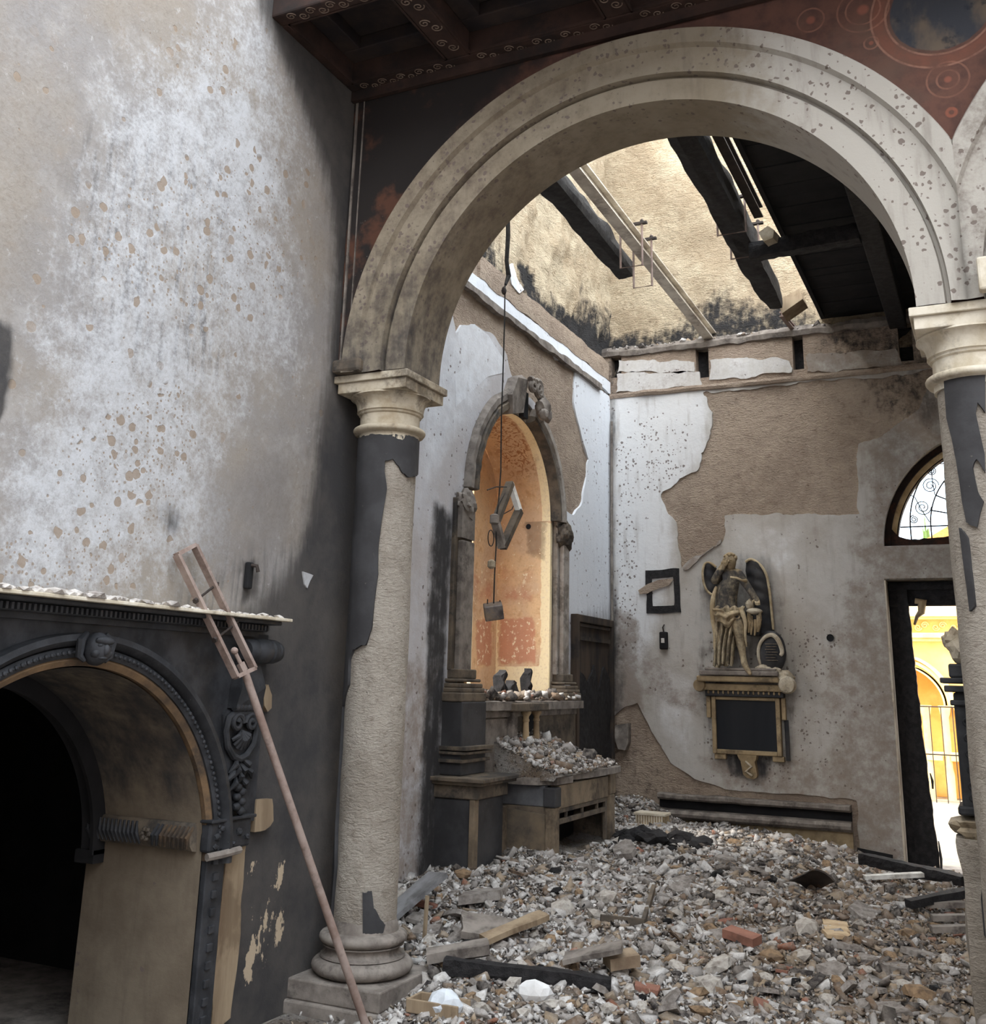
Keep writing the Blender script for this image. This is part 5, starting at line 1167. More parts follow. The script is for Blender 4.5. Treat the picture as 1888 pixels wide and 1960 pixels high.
MB().box((AX-.08, AY1-.10, .70), (AX+.02, AY1+.05, .9), bev=.01).build('corner_capital', M['warm'], al)
MB().box((AX-.08, AY0+.1, .68), (AX, AY1-.1, .86), bev=.008).build('front_lintel', M['warm'], al)
for (y0, y1, z0, z1) in ((AY0+.09, AY0+.13, 0, .68), (AY1-.15, AY1-.11, 0, .68), (AY0+.13, AY1-.15, .645, .68), (AY0+.13, AY1-.15, .56, .60)):
    MB().box((AX-.04, y0, z0), (AX-.01, y1, z1), bev=.005).build('front_bar', M['stonedark'], al)
for y in np.linspace(AY0+.3, AY1-.35, 3): MB().box((AX-.035, y, .60), (AX-.015, y+.02, .645)).build('front_bar', M['stonedark'], al)
MB().box((XL+.3, AY0+.05, 0), (XL+.32, AY1, .7)).build('inner_back', M['black'], al)
MB().box((XL, AY1-.02, 0), (AX-.07, AY1+.02, .8)).build('side_panel', M['stonedark'], al)
# mensa with broken front edge
mo_ = rough([(XL, AY0-.06), (AX-.25, AY0-.08), (AX-.12, AY0-.05), (AX+.0, AY0+.05), (AX+.03, AY0+.3), (AX-.05, AY0+.5), (AX+.02, AY0+.8), (AX+.05, AY1-.2), (AX+.06, AY1+.07), (XL, AY1+.07)], .05, .03, 6)
slab('mensa', mo_, [], lambda u, v, d: (u, v, .92+d+(v-AY0)*.015), .08, .055, M['stonegrey'], lambda u, v: (fbm(u*5, v*5, 3)-.5)*.03, {}, parent=al)
# retable behind the mensa
MB().box((XL, 7.93, .86), (XL+.14, 10.10, 1.42), bev=.01).build('retable', M['stonedark'], al)
slab('niche_ledge', rough([(XL-.02, 7.9), (XL+.24, 7.95), (XL+.26, 8.3), (XL+.20, 8.8), (XL+.30, 8.95), (XL+.26, 9.5), (XL+.24, 10.05), (XL-.02, 10.1)], .06, .02, 5), [], lambda u, v, d: (u, v, 1.50+d), .1, .07, M['stonegrey'], None, {}, parent=al)
MB().box((XL, 7.98, 1.37), (XL+.17, 8.75, 1.43), bev=.01).box((XL, 9.1, 1.37), (XL+.17, 10.05, 1.43), bev=.01).build('retable_moulding', M['stonegrey'], al)
xc = XL+.24
for k, pxx in enumerate((1007, 1027)):
    yq = onX(pxx, 1390, xc)[1]
    prof = [(.034, .90), (.034, .96), (.028, .98), (.031, 1.02), (.03, 1.2), (.025, 1.30), (.024, 1.33), (.03, 1.335), (.03, 1.35), (.025, 1.355), (.026, 1.375), (.045, 1.40), (.045, 1.42)]
    MB().lathe(prof, (xc, yq, 0), 20).build('tabernacle_colonnette', m_simple('honey_marble_%d' % k, srgb(182, 158, 124), srgb(150, 126, 98), 6, .6, .1, srgb(90, 74, 58), .5), al, smooth=True)
yq = onX(985, 1390, xc-.05)[1]; MB().box((XL+.14, yq-.06, .9), (XL+.2, yq+.05, 1.42), bev=.008).build('tabernacle_pier', M['stonegrey'], al)
y_a = onX(975, 1345, xc)[1]; y_b = onX(1038, 1345, xc)[1]
MB().box((XL+.13, y_a, 1.42), (XL+.31, y_b, 1.49), bev=.012).build('tabernacle_entablature', M['stonedark'], al)
MB().box((XL+.141, onX(1014, 1390, XL+.15)[1]-.05, .92), (XL+.15, onX(1022, 1390, XL+.15)[1]+.1, 1.40)).build('tabernacle_door', M['black'], al)
MB().box((XL+.14, 8.02, .92), (XL+.155, 8.5, 1.36), bev=.004).build('retable_panel', M['stonegrey'], al)

# ---- charred panel door on the aisle left wall
d2 = empty('door_2', (XL, 10.85, 0)); d2['kind'] = 'structure'; d2['label'] = 'charred panelled door in the left aisle wall beside the altar'
cw = m_simple('charred_brown_wood', srgb(78, 66, 56), srgb(46, 42, 40), 5, .85, .5, (.018, .018, .02), .8, vstr=True)
MB().box((XL+.018, 10.30, 0), (XL+.06, 11.36, 2.34)).build('door_panel', cw, d2)
MB().box((XL+.018, 10.25, 2.28), (XL+.10, 11.40, 2.36), bev=.01).build('head_rail', cw, d2)
for y in (10.25, 11.33): MB().box((XL+.018, y, 0), (XL+.10, y+.07, 2.30), bev=.01).build('stile', cw, d2)
mb = MB(); sg_ = rough([(10.36, .7), (11.3, .7), (11.3, 1.72), (11.1, 1.85), (10.95, 1.62), (10.8, 1.86), (10.6, 1.68), (10.36, 1.8)], .04, .04, 2)
slab('burnt_panel', sg_, [], PX(XL+.08), .06, .018, M['char'], lambda u, v: (fbm(u*8, v*8, 3)-.5)*.03, {}, parent=d2)
MB().box((XL+.06, 10.36, 2.10), (XL+.085, 11.30, 2.14)).box((XL+.06, 10.36, 2.24), (XL+.085, 11.30, 2.27)).build('top_moulding', cw, d2)
tag(MB().tube([(XL+.045, YB-.05, .2), (XL+.043, YB-.05, 3.0), (XL+.05, YB-.05, 4.7)], .016, 8).build('wall_conduit', M['stonegrey']), 'thin grey conduit rising up the aisle corner', 'pipe')

# ---- small things on the far wall
def onB(pp, d=0): return [(onY(*p, YB-d)[0], onY(*p, YB-d)[2]) for p in pp]
fo = onB([(1236, 1092), (1300, 1088), (1304, 1172), (1238, 1174)], .03); fi = onB([(1248, 1108), (1289, 1104), (1291, 1158), (1250, 1160)], .03)
tag(slab('frame_soot_ring', rough(fo, .03, .012, 4), [rough(fi, .03, .012, 6)], PY(YB-.036), .04, .014, M['char'], None, {}), 'square soot ring left by a lost frame on the far wall', 'picture frame')  # soot ring left by a lost frame, built as a thin charred plate
slab('torn_plaster_strip', rough(onB([(1222, 1130), (1240, 1118), (1262, 1110), (1290, 1108), (1282, 1120), (1262, 1126), (1240, 1136), (1226, 1138)], .04), .03, .008, 3), [], PY(YB-.052), .03, .012, M['mortar'], None, {}, parent=wb)
fx = empty('hanging_lantern', tuple(onY(1270, 1245, YB-.05)), 'small burnt black box hanging from a hook below the square soot ring', 'lantern')
p = onY(1271, 1220, YB-.05)
MB().box((p[0]-.045, YB-.08, p[2]-.13), (p[0]+.045, YB-.025, p[2]+.06), bev=.012).build('box', M['black'], fx)
MB().box((p[0]-.02, YB-.085, p[2]-.06), (p[0]+.015, YB-.078, p[2]-.01)).build('plate', M['white'], fx)
MB().tube([(p[0], YB-.05, p[2]+.06), (p[0]-.01, YB-.05, p[2]+.11), (p[0]+.004, YB-.035, p[2]+.14)], .008, 6).build('hook', M['iron'], fx)
p = onY(1590, 1221, YB-.03); MB().lathe([(.0001, 0), (.03, .0), (.038, -.004)], (p[0], YB-.034, p[2]), 18, axis='Y', caps=False).build('wall_hole', M['black'], wb)
p = onY(1655, 1638, YB); slab('floor_vent', onB([(1642, 1622), (1710, 1636), (1710, 1652), (1642, 1642)], .04), [], PY(YB-.06), .1, .01, M['black'], None, {}, parent=wb)
# broken fretted bracket at the aisle corner
tag(slab('broken_corbel', rough(onB([(1178, 1388), (1206, 1384), (1206, 1420), (1200, 1436), (1186, 1434), (1178, 1410)], .05), .03, .008, 3), [], PY(YB-.10), .04, .09, M['stonegrey'], lambda u, v: -(.06*np.exp(-((u-(XL+.1))**2+(v-1.22)**2)/.004)), {}), 'broken hollow corbel near the aisle corner on the far wall', 'corbel')

# ---- wall monument: shelf, tablet, corbel
mo = empty('wall_monument', (-2.47, YB, .76), 'marble wall monument with black tablet in a yellowed frame on the far wall', 'monument')
Yb = YB-.035
MB().box((-2.90, Yb-.12, 1.57), (-2.08, Yb, 1.63), bev=.008).build('architrave', M['figdark'], mo)
MB().box((-2.92, Yb-.15, 1.63), (-2.06, Yb, 1.70), bev=.01).build('frieze', M['tabframe'], mo)
MB().box((-2.96, Yb-.24, 1.72), (-2.10, Yb, 1.78), bev=.015).build('cornice', M['tabframe'], mo)
MB().box((-2.92, Yb-.27, 1.785), (-2.10, Yb, 1.835), bev=.012).build('statue_plinth', M['stonegrey'], mo)
MB().lathe([(.02, -.13), (.075, -.13), (.09, -.1), (.085, -.03), (.07, .0)], (-2.02, Yb-.12, 1.70), 20, axis='Y').blob((-2.05, Yb-.14, 1.78), (.09, .09, .07), 3, .4, 3).build('broken_scroll', M['stone'], mo, smooth=True)
MB().lathe([(.02, -.1), (.06, -.1), (.07, -.05), (.06, .0)], (-2.95, Yb-.08, 1.68), 18, axis='Y').build('left_scroll', M['tabframe'], mo, smooth=True)
for x in np.linspace(-2.86, -2.12, 15): MB().blob((x, Yb-.13, 1.612), (.013, .014, .02), 1, 0).build('egg_dentil', M['tabframe'], mo)
for k, (x0, x1, z0, z1) in enumerate(((-2.845, -2.80, .99, 1.57), (-2.175, -2.13, .99, 1.57), (-2.80, -2.175, .99, 1.035), (-2.80, -2.175, 1.535, 1.57))): MB().box((x0, Yb-.085, z0), (x1, Yb, z1), bev=.008).build('tablet_frame', M['tabframe'], mo)
MB().box((-2.80, Yb-.055, 1.035), (-2.175, Yb-.02, 1.535)).build('tablet', M['slate'], mo)
for x in (-2.885, -2.10): MB().box((x-.02, Yb-.06, 1.35), (x+.025, Yb, 1.57), bev=.006).build('side_strip', M['tabframe'], mo)
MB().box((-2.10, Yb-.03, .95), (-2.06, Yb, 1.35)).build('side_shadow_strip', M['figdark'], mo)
for x in (-2.76, -2.16): MB().box((x-.07, Yb-.07, .935), (x+.05, Yb, .99), bev=.008).build('foot', M['tabframe'], mo)
mb = MB(); mb.prism([(-2.58, .99), (-2.38, .99), (-2.39, .95), (-2.405, .93), (-2.39, .80), (-2.40, .77), (-2.43, .755), (-2.50, .765), (-2.535, .80), (-2.55, .93), (-2.565, .95)], lambda u, v: (u, Yb, v), lambda u, v: (u, Yb-.07-.05*(v-.75)/.24, v)); cb_ = mb.build('corbel', M['tabframe'], mo)
MB().tube([(-2.50, Yb-.10, .93), (-2.44, Yb-.105, .88), (-2.50, Yb-.10, .83), (-2.44, Yb-.09, .79)], .013, 7).build('corbel_carving', M['stone'], cb_, smooth=True)

# ---- angel statue
sta = empty('angel_statue', (-2.5, YB-.2, 1.835), 'smoke-blackened marble angel with wings and draped robe leaning head on hand', 'statue')
def zs(x, y, d): return Vector(onY(1300+x/7.2615, 1040+y/7.2615, YB-d))
def skin(name, pts, edges, rad, mat, parent, root=0, lev=2):
    me = bpy.data.meshes.new(name+'_cage'); me.from_pydata([tuple(p) for p in pts], edges, []); o = bpy.data.objects.new(name+'_cage', me); col.objects.link(o)
    md = o.modifiers.new('skin', 'SKIN'); md.use_smooth_shade = True
    for i, r in enumerate(rad):
        sv = me.skin_vertices[0].data[i]; sv.radius = (r, r) if not hasattr(r, '__len__') else r; sv.use_root = (i == root)
    sb = o.modifiers.new('sub', 'SUBSURF'); sb.levels = lev; sb.render_levels = lev
    dg = bpy.context.evaluated_depsgraph_get(); ev = o.evaluated_get(dg); nm = bpy.data.meshes.new_from_object(ev)
    bpy.data.objects.remove(o); nm.materials.clear(); nm.materials.append(mat); nm.name = name
    r_ = bpy.data.objects.new(name, nm); col.objects.link(r_); nm.polygons.foreach_set('use_smooth', [True]*len(nm.polygons)); put(r_, parent); return r_
P_ = [zs(650, 930, .20), zs(655, 790, .21), zs(680, 600, .22), zs(705, 430, .21), zs(715, 360, .22), zs(712, 300, .245), zs(708, 235, .245),       # 0 pelvis 1 belly 2 ribs 3 chest 4 neck 5 jaw 6 crown
      zs(600, 420, .21), zs(480, 545, .27), zs(560, 400, .30), zs(620, 310, .30),                                                                     # 7 shoulder 8 elbow 9 forearm 10 hand
      zs(835, 430, .20), zs(935, 570, .21), zs(1020, 700, .25), zs(1085, 790, .27),                                                                   # 11 shoulder 12 elbow 13 forearm 14 hand
      zs(740, 980, .24), zs(810, 1130, .33), zs(850, 1330, .27), zs(895, 1590, .24), zs(915, 1690, .25), zs(965, 1770, .33),                          # 15 hip 16 knee 17 calf 18 ankle 19 heel 20 toe
      zs(570, 980, .20), zs(560, 1230, .25), zs(550, 1500, .20), zs(545, 1690, .20), zs(520, 1730, .28), zs(706, 150, .24), zs(645, 255, .31), zs(1110, 850, .28), zs(1000, 1830, .37)]                                              # 21 hip 22 knee 23 calf 24 ankle 25 toe
E_ = [(0, 1), (1, 2), (2, 3), (3, 4), (4, 5), (5, 6), (3, 7), (7, 8), (8, 9), (9, 10), (3, 11), (11, 12), (12, 13), (13, 14), (0, 15), (15, 16), (16, 17), (17, 18), (18, 19), (19, 20), (0, 21), (21, 22), (22, 23), (23, 24), (24, 25), (6, 26), (10, 27), (14, 28), (20, 29)]
R_ = [.115, .10, .125, .12, .052, .064, .078, .062, .048, .042, .036, .06, .044, .038, .032, .088, .068, .056, .034, .036, .026, .085, .062, .048, .034, .026, .04, .022, .02, .018]
fg = skin('figure', P_, E_, R_, M['bronze'], sta)
co = np.zeros(len(fg.data.vertices)*3, np.float32); fg.data.vertices.foreach_get('co', co); zz_ = co[2::3]
at = fg.data.attributes.new('soot', 'FLOAT', 'POINT'); at.data.foreach_set('value', np.where((zz_ > 2.36) & (zz_ < 2.88), .74, .42).astype(np.float32))
# face, hair, fingers
hd = zs(710, 255, .25)
mb = MB(); mb.blob(hd+Vector((0, -.068, -.005)), (.010, .016, .018), 2, 0); 
for sg in (1, -1): mb.blob(hd+Vector((sg*.024, -.056, .012)), (.012, .008, .007), 2, 0)
mb.blob(hd+Vector((0, -.058, -.032)), (.018, .010, .006), 2, 0); mb.build('face', M['bronze'], sta, smooth=True)
mb = MB()
mb.blob(hd+Vector((0, .022, .03)), (.066, .062, .062), 3, .15, 3)
for k in range(90):
    a = random.uniform(0, math.pi*2); e = random.uniform(-.1, 1.5)
    v = Vector((math.cos(a)*math.cos(e), -math.sin(a)*math.cos(e), math.sin(e)))
    if v.y < -.35 and e < .8: continue
    mb.blob(hd+Vector((0, .008, .018))+v*.066, .018, 2, .3, k)
mb.build('hair', M['bronze'], sta, smooth=True)
hn = zs(622, 300, .31); mb = MB()
for k in range(4): mb.tube([hn+Vector((-.02+.014*k, -.005, -.01)), hn+Vector((-.015+.014*k, -.02, .025)), hn+Vector((-.004+.013*k, -.008, .052-.004*abs(k-1.5)))], [.0095, .009, .006], 6)
mb.tube([hn+Vector((.02, .0, -.01)), hn+Vector((.04, -.012, .012)), hn+Vector((.045, -.01, .03))], [.010, .009, .007], 6); mb.build('raised_fingers', M['bronze'], sta, smooth=True)
hn = zs(1085, 790, .28); mb = MB()
for k in range(4): mb.tube([hn+Vector((-.02+.013*k, 0, 0)), hn+Vector((-.012+.013*k, -.018, -.03)), hn+Vector((-.012+.013*k, -.006, -.055+.004*abs(k-1.5)))], [.0095, .009, .006], 6)
mb.tube([hn+Vector((-.022, 0, .005)), hn+Vector((-.042, -.012, -.012)), hn+Vector((-.046, -.008, -.03))], [.010, .009, .007], 6); mb.build('lowered_fingers', M['bronze'], sta, smooth=True)
# wings: curved feathered plates with a raised leading edge
def wing(out, nf, nm, lead):
    p3 = [zs(x, y, .10) for x, y in out]; poly = [(p.x, p.z) for p in p3]; cx_ = np.mean([p[0] for p in poly])
    u0 = min(p[0] for p in poly); u1 = max(p[0] for p in poly)
    w = slab(nm, dens(poly, .02), [], lambda u, v, d: (u, YB-.07-d, v), .02, .03, M['figdark'], lambda u, v: .035*np.abs(np.sin((v*26)+(u-cx_)*10))*.4+.06*np.sin(np.pi*np.clip((u-u0)/(u1-u0), 0, 1)), {}, parent=sta)
    MB().stube([zs(x, y, .13) for x, y in lead], [.014]*len(lead), 8).build(nm+'_edge', M['bronze'], sta, smooth=True)
    return w
wing([(470, 290), (420, 262), (365, 265), (335, 330), (325, 450), (345, 580), (390, 660), (460, 725), (520, 650), (530, 480), (515, 350)], 6, 'left_wing', [(515, 330), (440, 268), (365, 268), (335, 340), (328, 450), (350, 585), (395, 665), (455, 715)])
wing([(920, 380), (930, 240), (985, 212), (1060, 235), (1150, 310), (1215, 420), (1245, 560), (1275, 760), (1290, 950), (1315, 1240), (1150, 1260), (1090, 1020), (1050, 820), (960, 600)], 8, 'right_wing', [(925, 260), (985, 214), (1060, 238), (1150, 312), (1215, 425), (1245, 560), (1272, 760), (1288, 950), (1312, 1200)])
# robe: gathered skirt with folds, waist swag, shoulder strap
rows = np.linspace(880, 1690, 26); Lb = np.interp(rows, [880, 980, 1100, 1250, 1450, 1690], [455, 450, 490, 520, 490, 470]); Rb = np.interp(rows, [880, 980, 1100, 1250, 1450, 1690], [880, 900, 860, 800, 780, 760])
V = []; F = []; nc = 46
for i, yy in enumerate(rows):
    for j in range(nc):
        t = j/(nc-1); fold = .042*math.sin(t*30+yy*.004+1.2*math.sin(yy*.006))*min(1, (yy-860)/200)+.02*math.sin(t*13-yy*.006)
        dp = .23+.115*math.sin(math.pi*min(max(t, .02), .98))**.7+fold; V.append(zs(Lb[i]+(Rb[i]-Lb[i])*t, yy+18*math.sin(t*23), dp))
for i in range(len(rows)-1):
    for j in range(nc-1): F.append((i*nc+j, i*nc+j+1, (i+1)*nc+j+1, (i+1)*nc+j))
o = mesh_obj('robe', V, F, M['bronze'], None, True, dict(soot=np.full(len(V), .52))); put(o, sta); sm_ = o.modifiers.new('thickness', 'SOLIDIFY'); sm_.thickness = .02; sm_.offset = 1
cols_ = 40; rws = 12; V = []; F = []
for i in range(rws):
    t = i/(rws-1)
    for j in range(cols_):
        q = j/(cols_-1)
        yu = 880+70*math.sin(math.pi*q)+10*math.sin(q*17); yl = 1010+150*math.sin(math.pi*q)**.8+24*math.sin(q*14+1)
        x0 = 438+40*t; x1 = 905-30*t
        fold = .022*math.sin(t*13+2.2*math.sin(q*3.1)+q*4)+.012*math.sin(q*26+t*5)
        V.append(zs(x0+(x1-x0)*q, yu+(yl-yu)*t, .235+.155*math.sin(math.pi*min(max(q, .03), .97))**.6+fold*math.sin(math.pi*q)**.4+.012*math.sin(math.pi*t)))
for i in range(rws-1):
    for j in range(cols_-1): F.append((i*cols_+j, i*cols_+j+1, (i+1)*cols_+j+1, (i+1)*cols_+j))
o = mesh_obj('waist_drape', V, F, M['bronze'], None, True, dict(soot=np.full(len(V), .40))); put(o, sta); sm_ = o.modifiers.new('thickness', 'SOLIDIFY'); sm_.thickness = .018; sm_.offset = 1
MB().stube([zs(520, 600, .25), zs(478, 740, .27), zs(462, 900, .27), zs(470, 1060, .27), zs(500, 1250, .27), zs(490, 1450, .26), zs(520, 1540, .25)], [.012, .024, .03, .026, .018, .014, .005], 8).stube([zs(860, 900, .33), zs(900, 1010, .33), zs(930, 1120, .31), zs(915, 1260, .30), zs(945, 1440, .28)], [.02, .026, .02, .014, .006], 8).build('mantle_edge', M['bronze'], sta, smooth=True)
MB().tube([zs(715, 470, .335), zs(800, 480, .34), zs(880, 515, .31), zs(930, 520, .26)], [.010, .012, .012, .02], 7).build('shoulder_strap', M['bronze'], sta, smooth=True)
# cushion and draped pedestal, cartouche
MB().box(tuple(zs(955, 1285, .17)-Vector((0, .08, 0))), tuple(zs(1130, 930, .17)+Vector((0, .12, 0))), bev=.015).build('draped_pedestal', M['figdark'], sta)
mb = MB()
for (x, y0, y1, r) in ((975, 960, 1240, .022), (1010, 1010, 1270, .014), (1060, 1060, 1280, .016), (1105, 1000, 1230, .022), (1125, 960, 1150, .014)): mb.tube([zs(x, y0, .27), zs(x+8, (y0+y1)/2, .285), zs(x-6, y1, .265)], [r, r*1.2, r*.6], 8)
mb.build('pedestal_drapery', M['tabframe'], sta, smooth=True)
MB().blob(zs(1050, 945, .24), (.085, .08, .035), 3, .12, 3).blob(zs(985, 850, .23), (.045, .05, .055), 3, .3, 5).build('cushion', M['stone'], sta, smooth=True)
c0 = zs(1290, 1510, .19); mb = MB()
mb.blob(c0, (.15, .05, .22), 4, .05, 2); mb.build('cartouche', M['figdark'], sta, smooth=True)
mb = MB(); mb.stube([zs(1140, 1700, .20), zs(1100, 1560, .22), zs(1110, 1420, .23), zs(1180, 1310, .24), zs(1290, 1260, .25), zs(1370, 1320, .25), zs(1420, 1430, .25), zs(1440, 1520, .24), zs(1410, 1560, .25)], [.014, .018, .018, .02, .022, .026, .024, .022, .014], 8); mb.build('cartouche_scroll', M['stone'], sta, smooth=True)
mb = MB()
for k in range(7): z = zs(1290, 1395+k*38, .262); mb.box((z.x-.07+.01*(k % 2), z.y-.003-.0, z.z-.006), (z.x+.06-.012*(k % 3), z.y+.012, z.z+.002))
mb.build('cartouche_lines', M['stonedark'], sta)
mb = MB()
for k, (x, y, r) in enumerate(((1110, 1735, .03), (1170, 1725, .035), (1230, 1760, .045), (1290, 1790, .05), (1340, 1770, .04), (1200, 1800, .03))): mb.blob(zs(x, y, .24), (r*1.3, r, r*.8), 2, .5, k)
mb.build('carved_rockwork', M['stone'], sta)
MB().box((-2.86, YB-.30, 1.837), (-2.12, YB-.04, 1.862), bev=.006).build('statue_base', M['stonegrey'], sta)

# ---- hanging cable, broken lamp frame, dangling box
hx = -3.4
def hp_(px_, py_, x=hx): return Vector(onX(px_, py_, x))
ca = empty('hanging_cable', tuple(hp_(970, 560)), 'thin cable hanging from the aisle roof in front of the niche', 'cable')
MB().tube([hp_(972, 395), hp_(973, 450), hp_(970, 500), hp_(974, 528), hp_(968, 545)], [.018, .02, .018, .022, .012], 8).build('burnt_sheath', M['cable'], ca, smooth=True)
MB().tube([hp_(967, 545), hp_(966, 620), hp_(963, 720), hp_(960, 800), hp_(959, 900), hp_(956, 945), hp_(950, 1000), hp_(950, 1045), hp_(947, 1100), hp_(945, 1165)], .006, 6).build('wire', M['cable'], ca, smooth=True)
MB().blob(hp_(965, 556), (.02, .02, .035), 2, .3, 3).build('knot', M['iron'], ca)
lf_ = empty('lamp_frame', tuple(hp_(960, 1045)), 'tilted broken lamp frame with a white bar hanging on the cable', 'lamp')
cor = [hp_(977, 925), hp_(994, 978, hx+.05), hp_(962, 1048, hx+.02), hp_(949, 1000)]
def bar(a, b, w, t, nm, mt, par):
    d = (b-a).normalized(); s = d.cross(Vector((1, 0, 0))).normalized(); n_ = d.cross(s); mb = MB(); mb.sweep([(-w, -t), (w, -t), (w, t), (-w, t)], [0, 1], lambda k: (a.lerp(b, k), s, n_)); return mb.build(nm, mt, par)
bar(cor[0], cor[1], .026, .02, 'white_bar', M['white'], lf_); bar(cor[1], cor[2], .024, .03, 'frame_bar', M['stonedark'], lf_); bar(cor[2], cor[3], .022, .03, 'frame_bar', M['stonegrey'], lf_); bar(cor[3], cor[0], .022, .03, 'frame_bar', M['stonedark'], lf_)
q = hp_(947, 994); MB().lathe([(.02, -.04), (.036, -.03), (.036, .03), (.02, .04)], tuple(q), 14).build('lamp_socket', M['stonegrey'], lf_, smooth=True)
mb = MB(); mb.tube([hp_(933, 938), hp_(950, 932), hp_(970, 932)], .005, 5).tube([hp_(949, 985), hp_(958, 960), hp_(972, 935)], .004, 5).tube([hp_(962, 985), hp_(980, 975), hp_(992, 950)], .004, 5); mb.build('loose_wire', M['cable'], lf_)
lc = hp_(940, 1030); MB().tube([(hx, lc.y+.05*math.cos(a), lc.z+.06*math.sin(a)) for a in np.linspace(0, 2*math.pi, 22)], .004, 5).build('wire_loop', M['cable'], lf_)
db = empty('dangling_box', tuple(hp_(946, 1185)), 'small metal box dangling at the end of the cable before the niche', 'box')
q = hp_(945, 1170); bm_ = Matrix.Translation(q) @ Matrix.Rotation(.35, 4, 'X') @ Matrix.Rotation(.5, 4, 'Z')
MB().box((-.07, -.065, -.055), (.07, .065, .055), M=bm_, bev=.008).build('body', m_simple('scorched_tin', srgb(120, 112, 108), srgb(72, 66, 64), 8, .5, .3, srgb(150, 128, 100), .5, metal=.3), db)
MB().lathe([(.012, -.035), (.03, -.02), (.03, .02), (.012, .035)], tuple(hp_(941, 1080)), 10).build('connector', M['stone'], db)
for dx_ in (-.03, 0, .03): MB().tube([q+Vector((dx_, dx_*1.5, .05)), q+Vector((dx_, dx_*1.5, .085))], .005, 5).build('terminal', M['iron'], db)
# ================================================================== RUBBLE
def hf(x, y):
    x = np.asarray(x, float); y = np.asarray(y, float)
    base = np.interp(y, [3.6, 4.4, 5.0, 6.0, 7.0, 8.0, 9.0, 10.2, 11.6], [0.0, .03, .09, .17, .25, .31, .33, .31, .20])
    lat = np.interp(x, [-4.1, -2.4, -1.4, -.4, 2.6], [1.0, 1.0, .85, .55, .4])
    door_ = 1-.85*sstep(-1.7, -1.0, x)*sstep(9.0, 11.0, y)
    colm = 1-.9*np.exp(-(((x+3.25)/.42)**2+((y-5.02)/.42)**2))
    base = base+.22*sstep(-3.1, -3.7, x)*sstep(10.3, 11.2, y)
    nav = np.where(y < 5.0, sstep(-3.2, -2.7, x)*.8+.2, 1)
    n = (fbm(x*1.1, y*1.1, 61, 4)-.45)*.20+(fbm(x*5, y*5, 62, 3)-.5)*.07
    return np.maximum(base*lat*door_*colm*nav+n*np.clip(base*5, 0, 1)*door_*colm*nav, .0)+.012*np.clip(base*20, 0, 1)
def onH(px_, py_, lift=0.0):
    z = .2
    for _ in range(25):
        p = onZ(px_, py_, z); z = .5*z+.5*(float(hf(p[0], p[1]))+lift)
    return Vector((p[0], p[1], z))
# mound body
xs_ = np.arange(-4.02, 2.5, .05); ys_ = np.arange(4.0, 11.56, .05)
GX, GY = np.meshgrid(xs_, ys_); GZ = hf(GX, GY)-.004+(fbm(GX*14, GY*14, 64, 2)-.5)*.03
nx = len(xs_); idx = np.arange(GX.size).reshape(GX.shape)
Fm = np.stack([idx[:-1, :-1].ravel(), idx[:-1, 1:].ravel(), idx[1:, 1:].ravel(), idx[1:, :-1].ravel()], 1)
keep = (GX[:-1, :-1].ravel() > XN+.03) | (GY[:-1, :-1].ravel() > YAB-.02)
gd = NG('ash_and_grit'); n1 = gd.noise(3, 5, .65); n2 = gd.noise(26, 6, .75); n3 = gd.noise(80, 4, .7)
cc = gd.mix(gd.st(n1, .4, .62), srgb(150, 144, 138), srgb(122, 106, 90)); cc = gd.mix(gd.st(n2, .52, .66), cc, srgb(52, 47, 45)); cc = gd.mix(gd.st(n3, .58, .68), cc, srgb(200, 195, 190))
M['grit'] = gd.out(cc, .97, gd.bump(gd.ad(n2, n3), 1.0, .03))
mound = mesh_obj('rubble_mound', np.stack([GX.ravel(), GY.ravel(), GZ.ravel()], 1), Fm[keep], M['grit'], None, True, None, 'stuff')
tag(mound, 'heap of ash and fine grit covering the aisle floor', 'rubble')
PAL = np.array([srgb(206, 203, 200), srgb(168, 163, 159), srgb(152, 134, 112), srgb(118, 98, 80), srgb(50, 46, 46), srgb(146, 98, 76), srgb(98, 91, 86)])
CUBE = np.array([(-1, -1, -1), (1, -1, -1), (1, 1, -1), (-1, 1, -1), (-1, -1, 1), (1, -1, 1), (1, 1, 1), (-1, 1, 1)], float)
CF_ = np.array([(0, 3, 2, 1), (4, 5, 6, 7), (0, 1, 5, 4), (1, 2, 6, 5), (2, 3, 7, 6), (3, 0, 4, 7)])
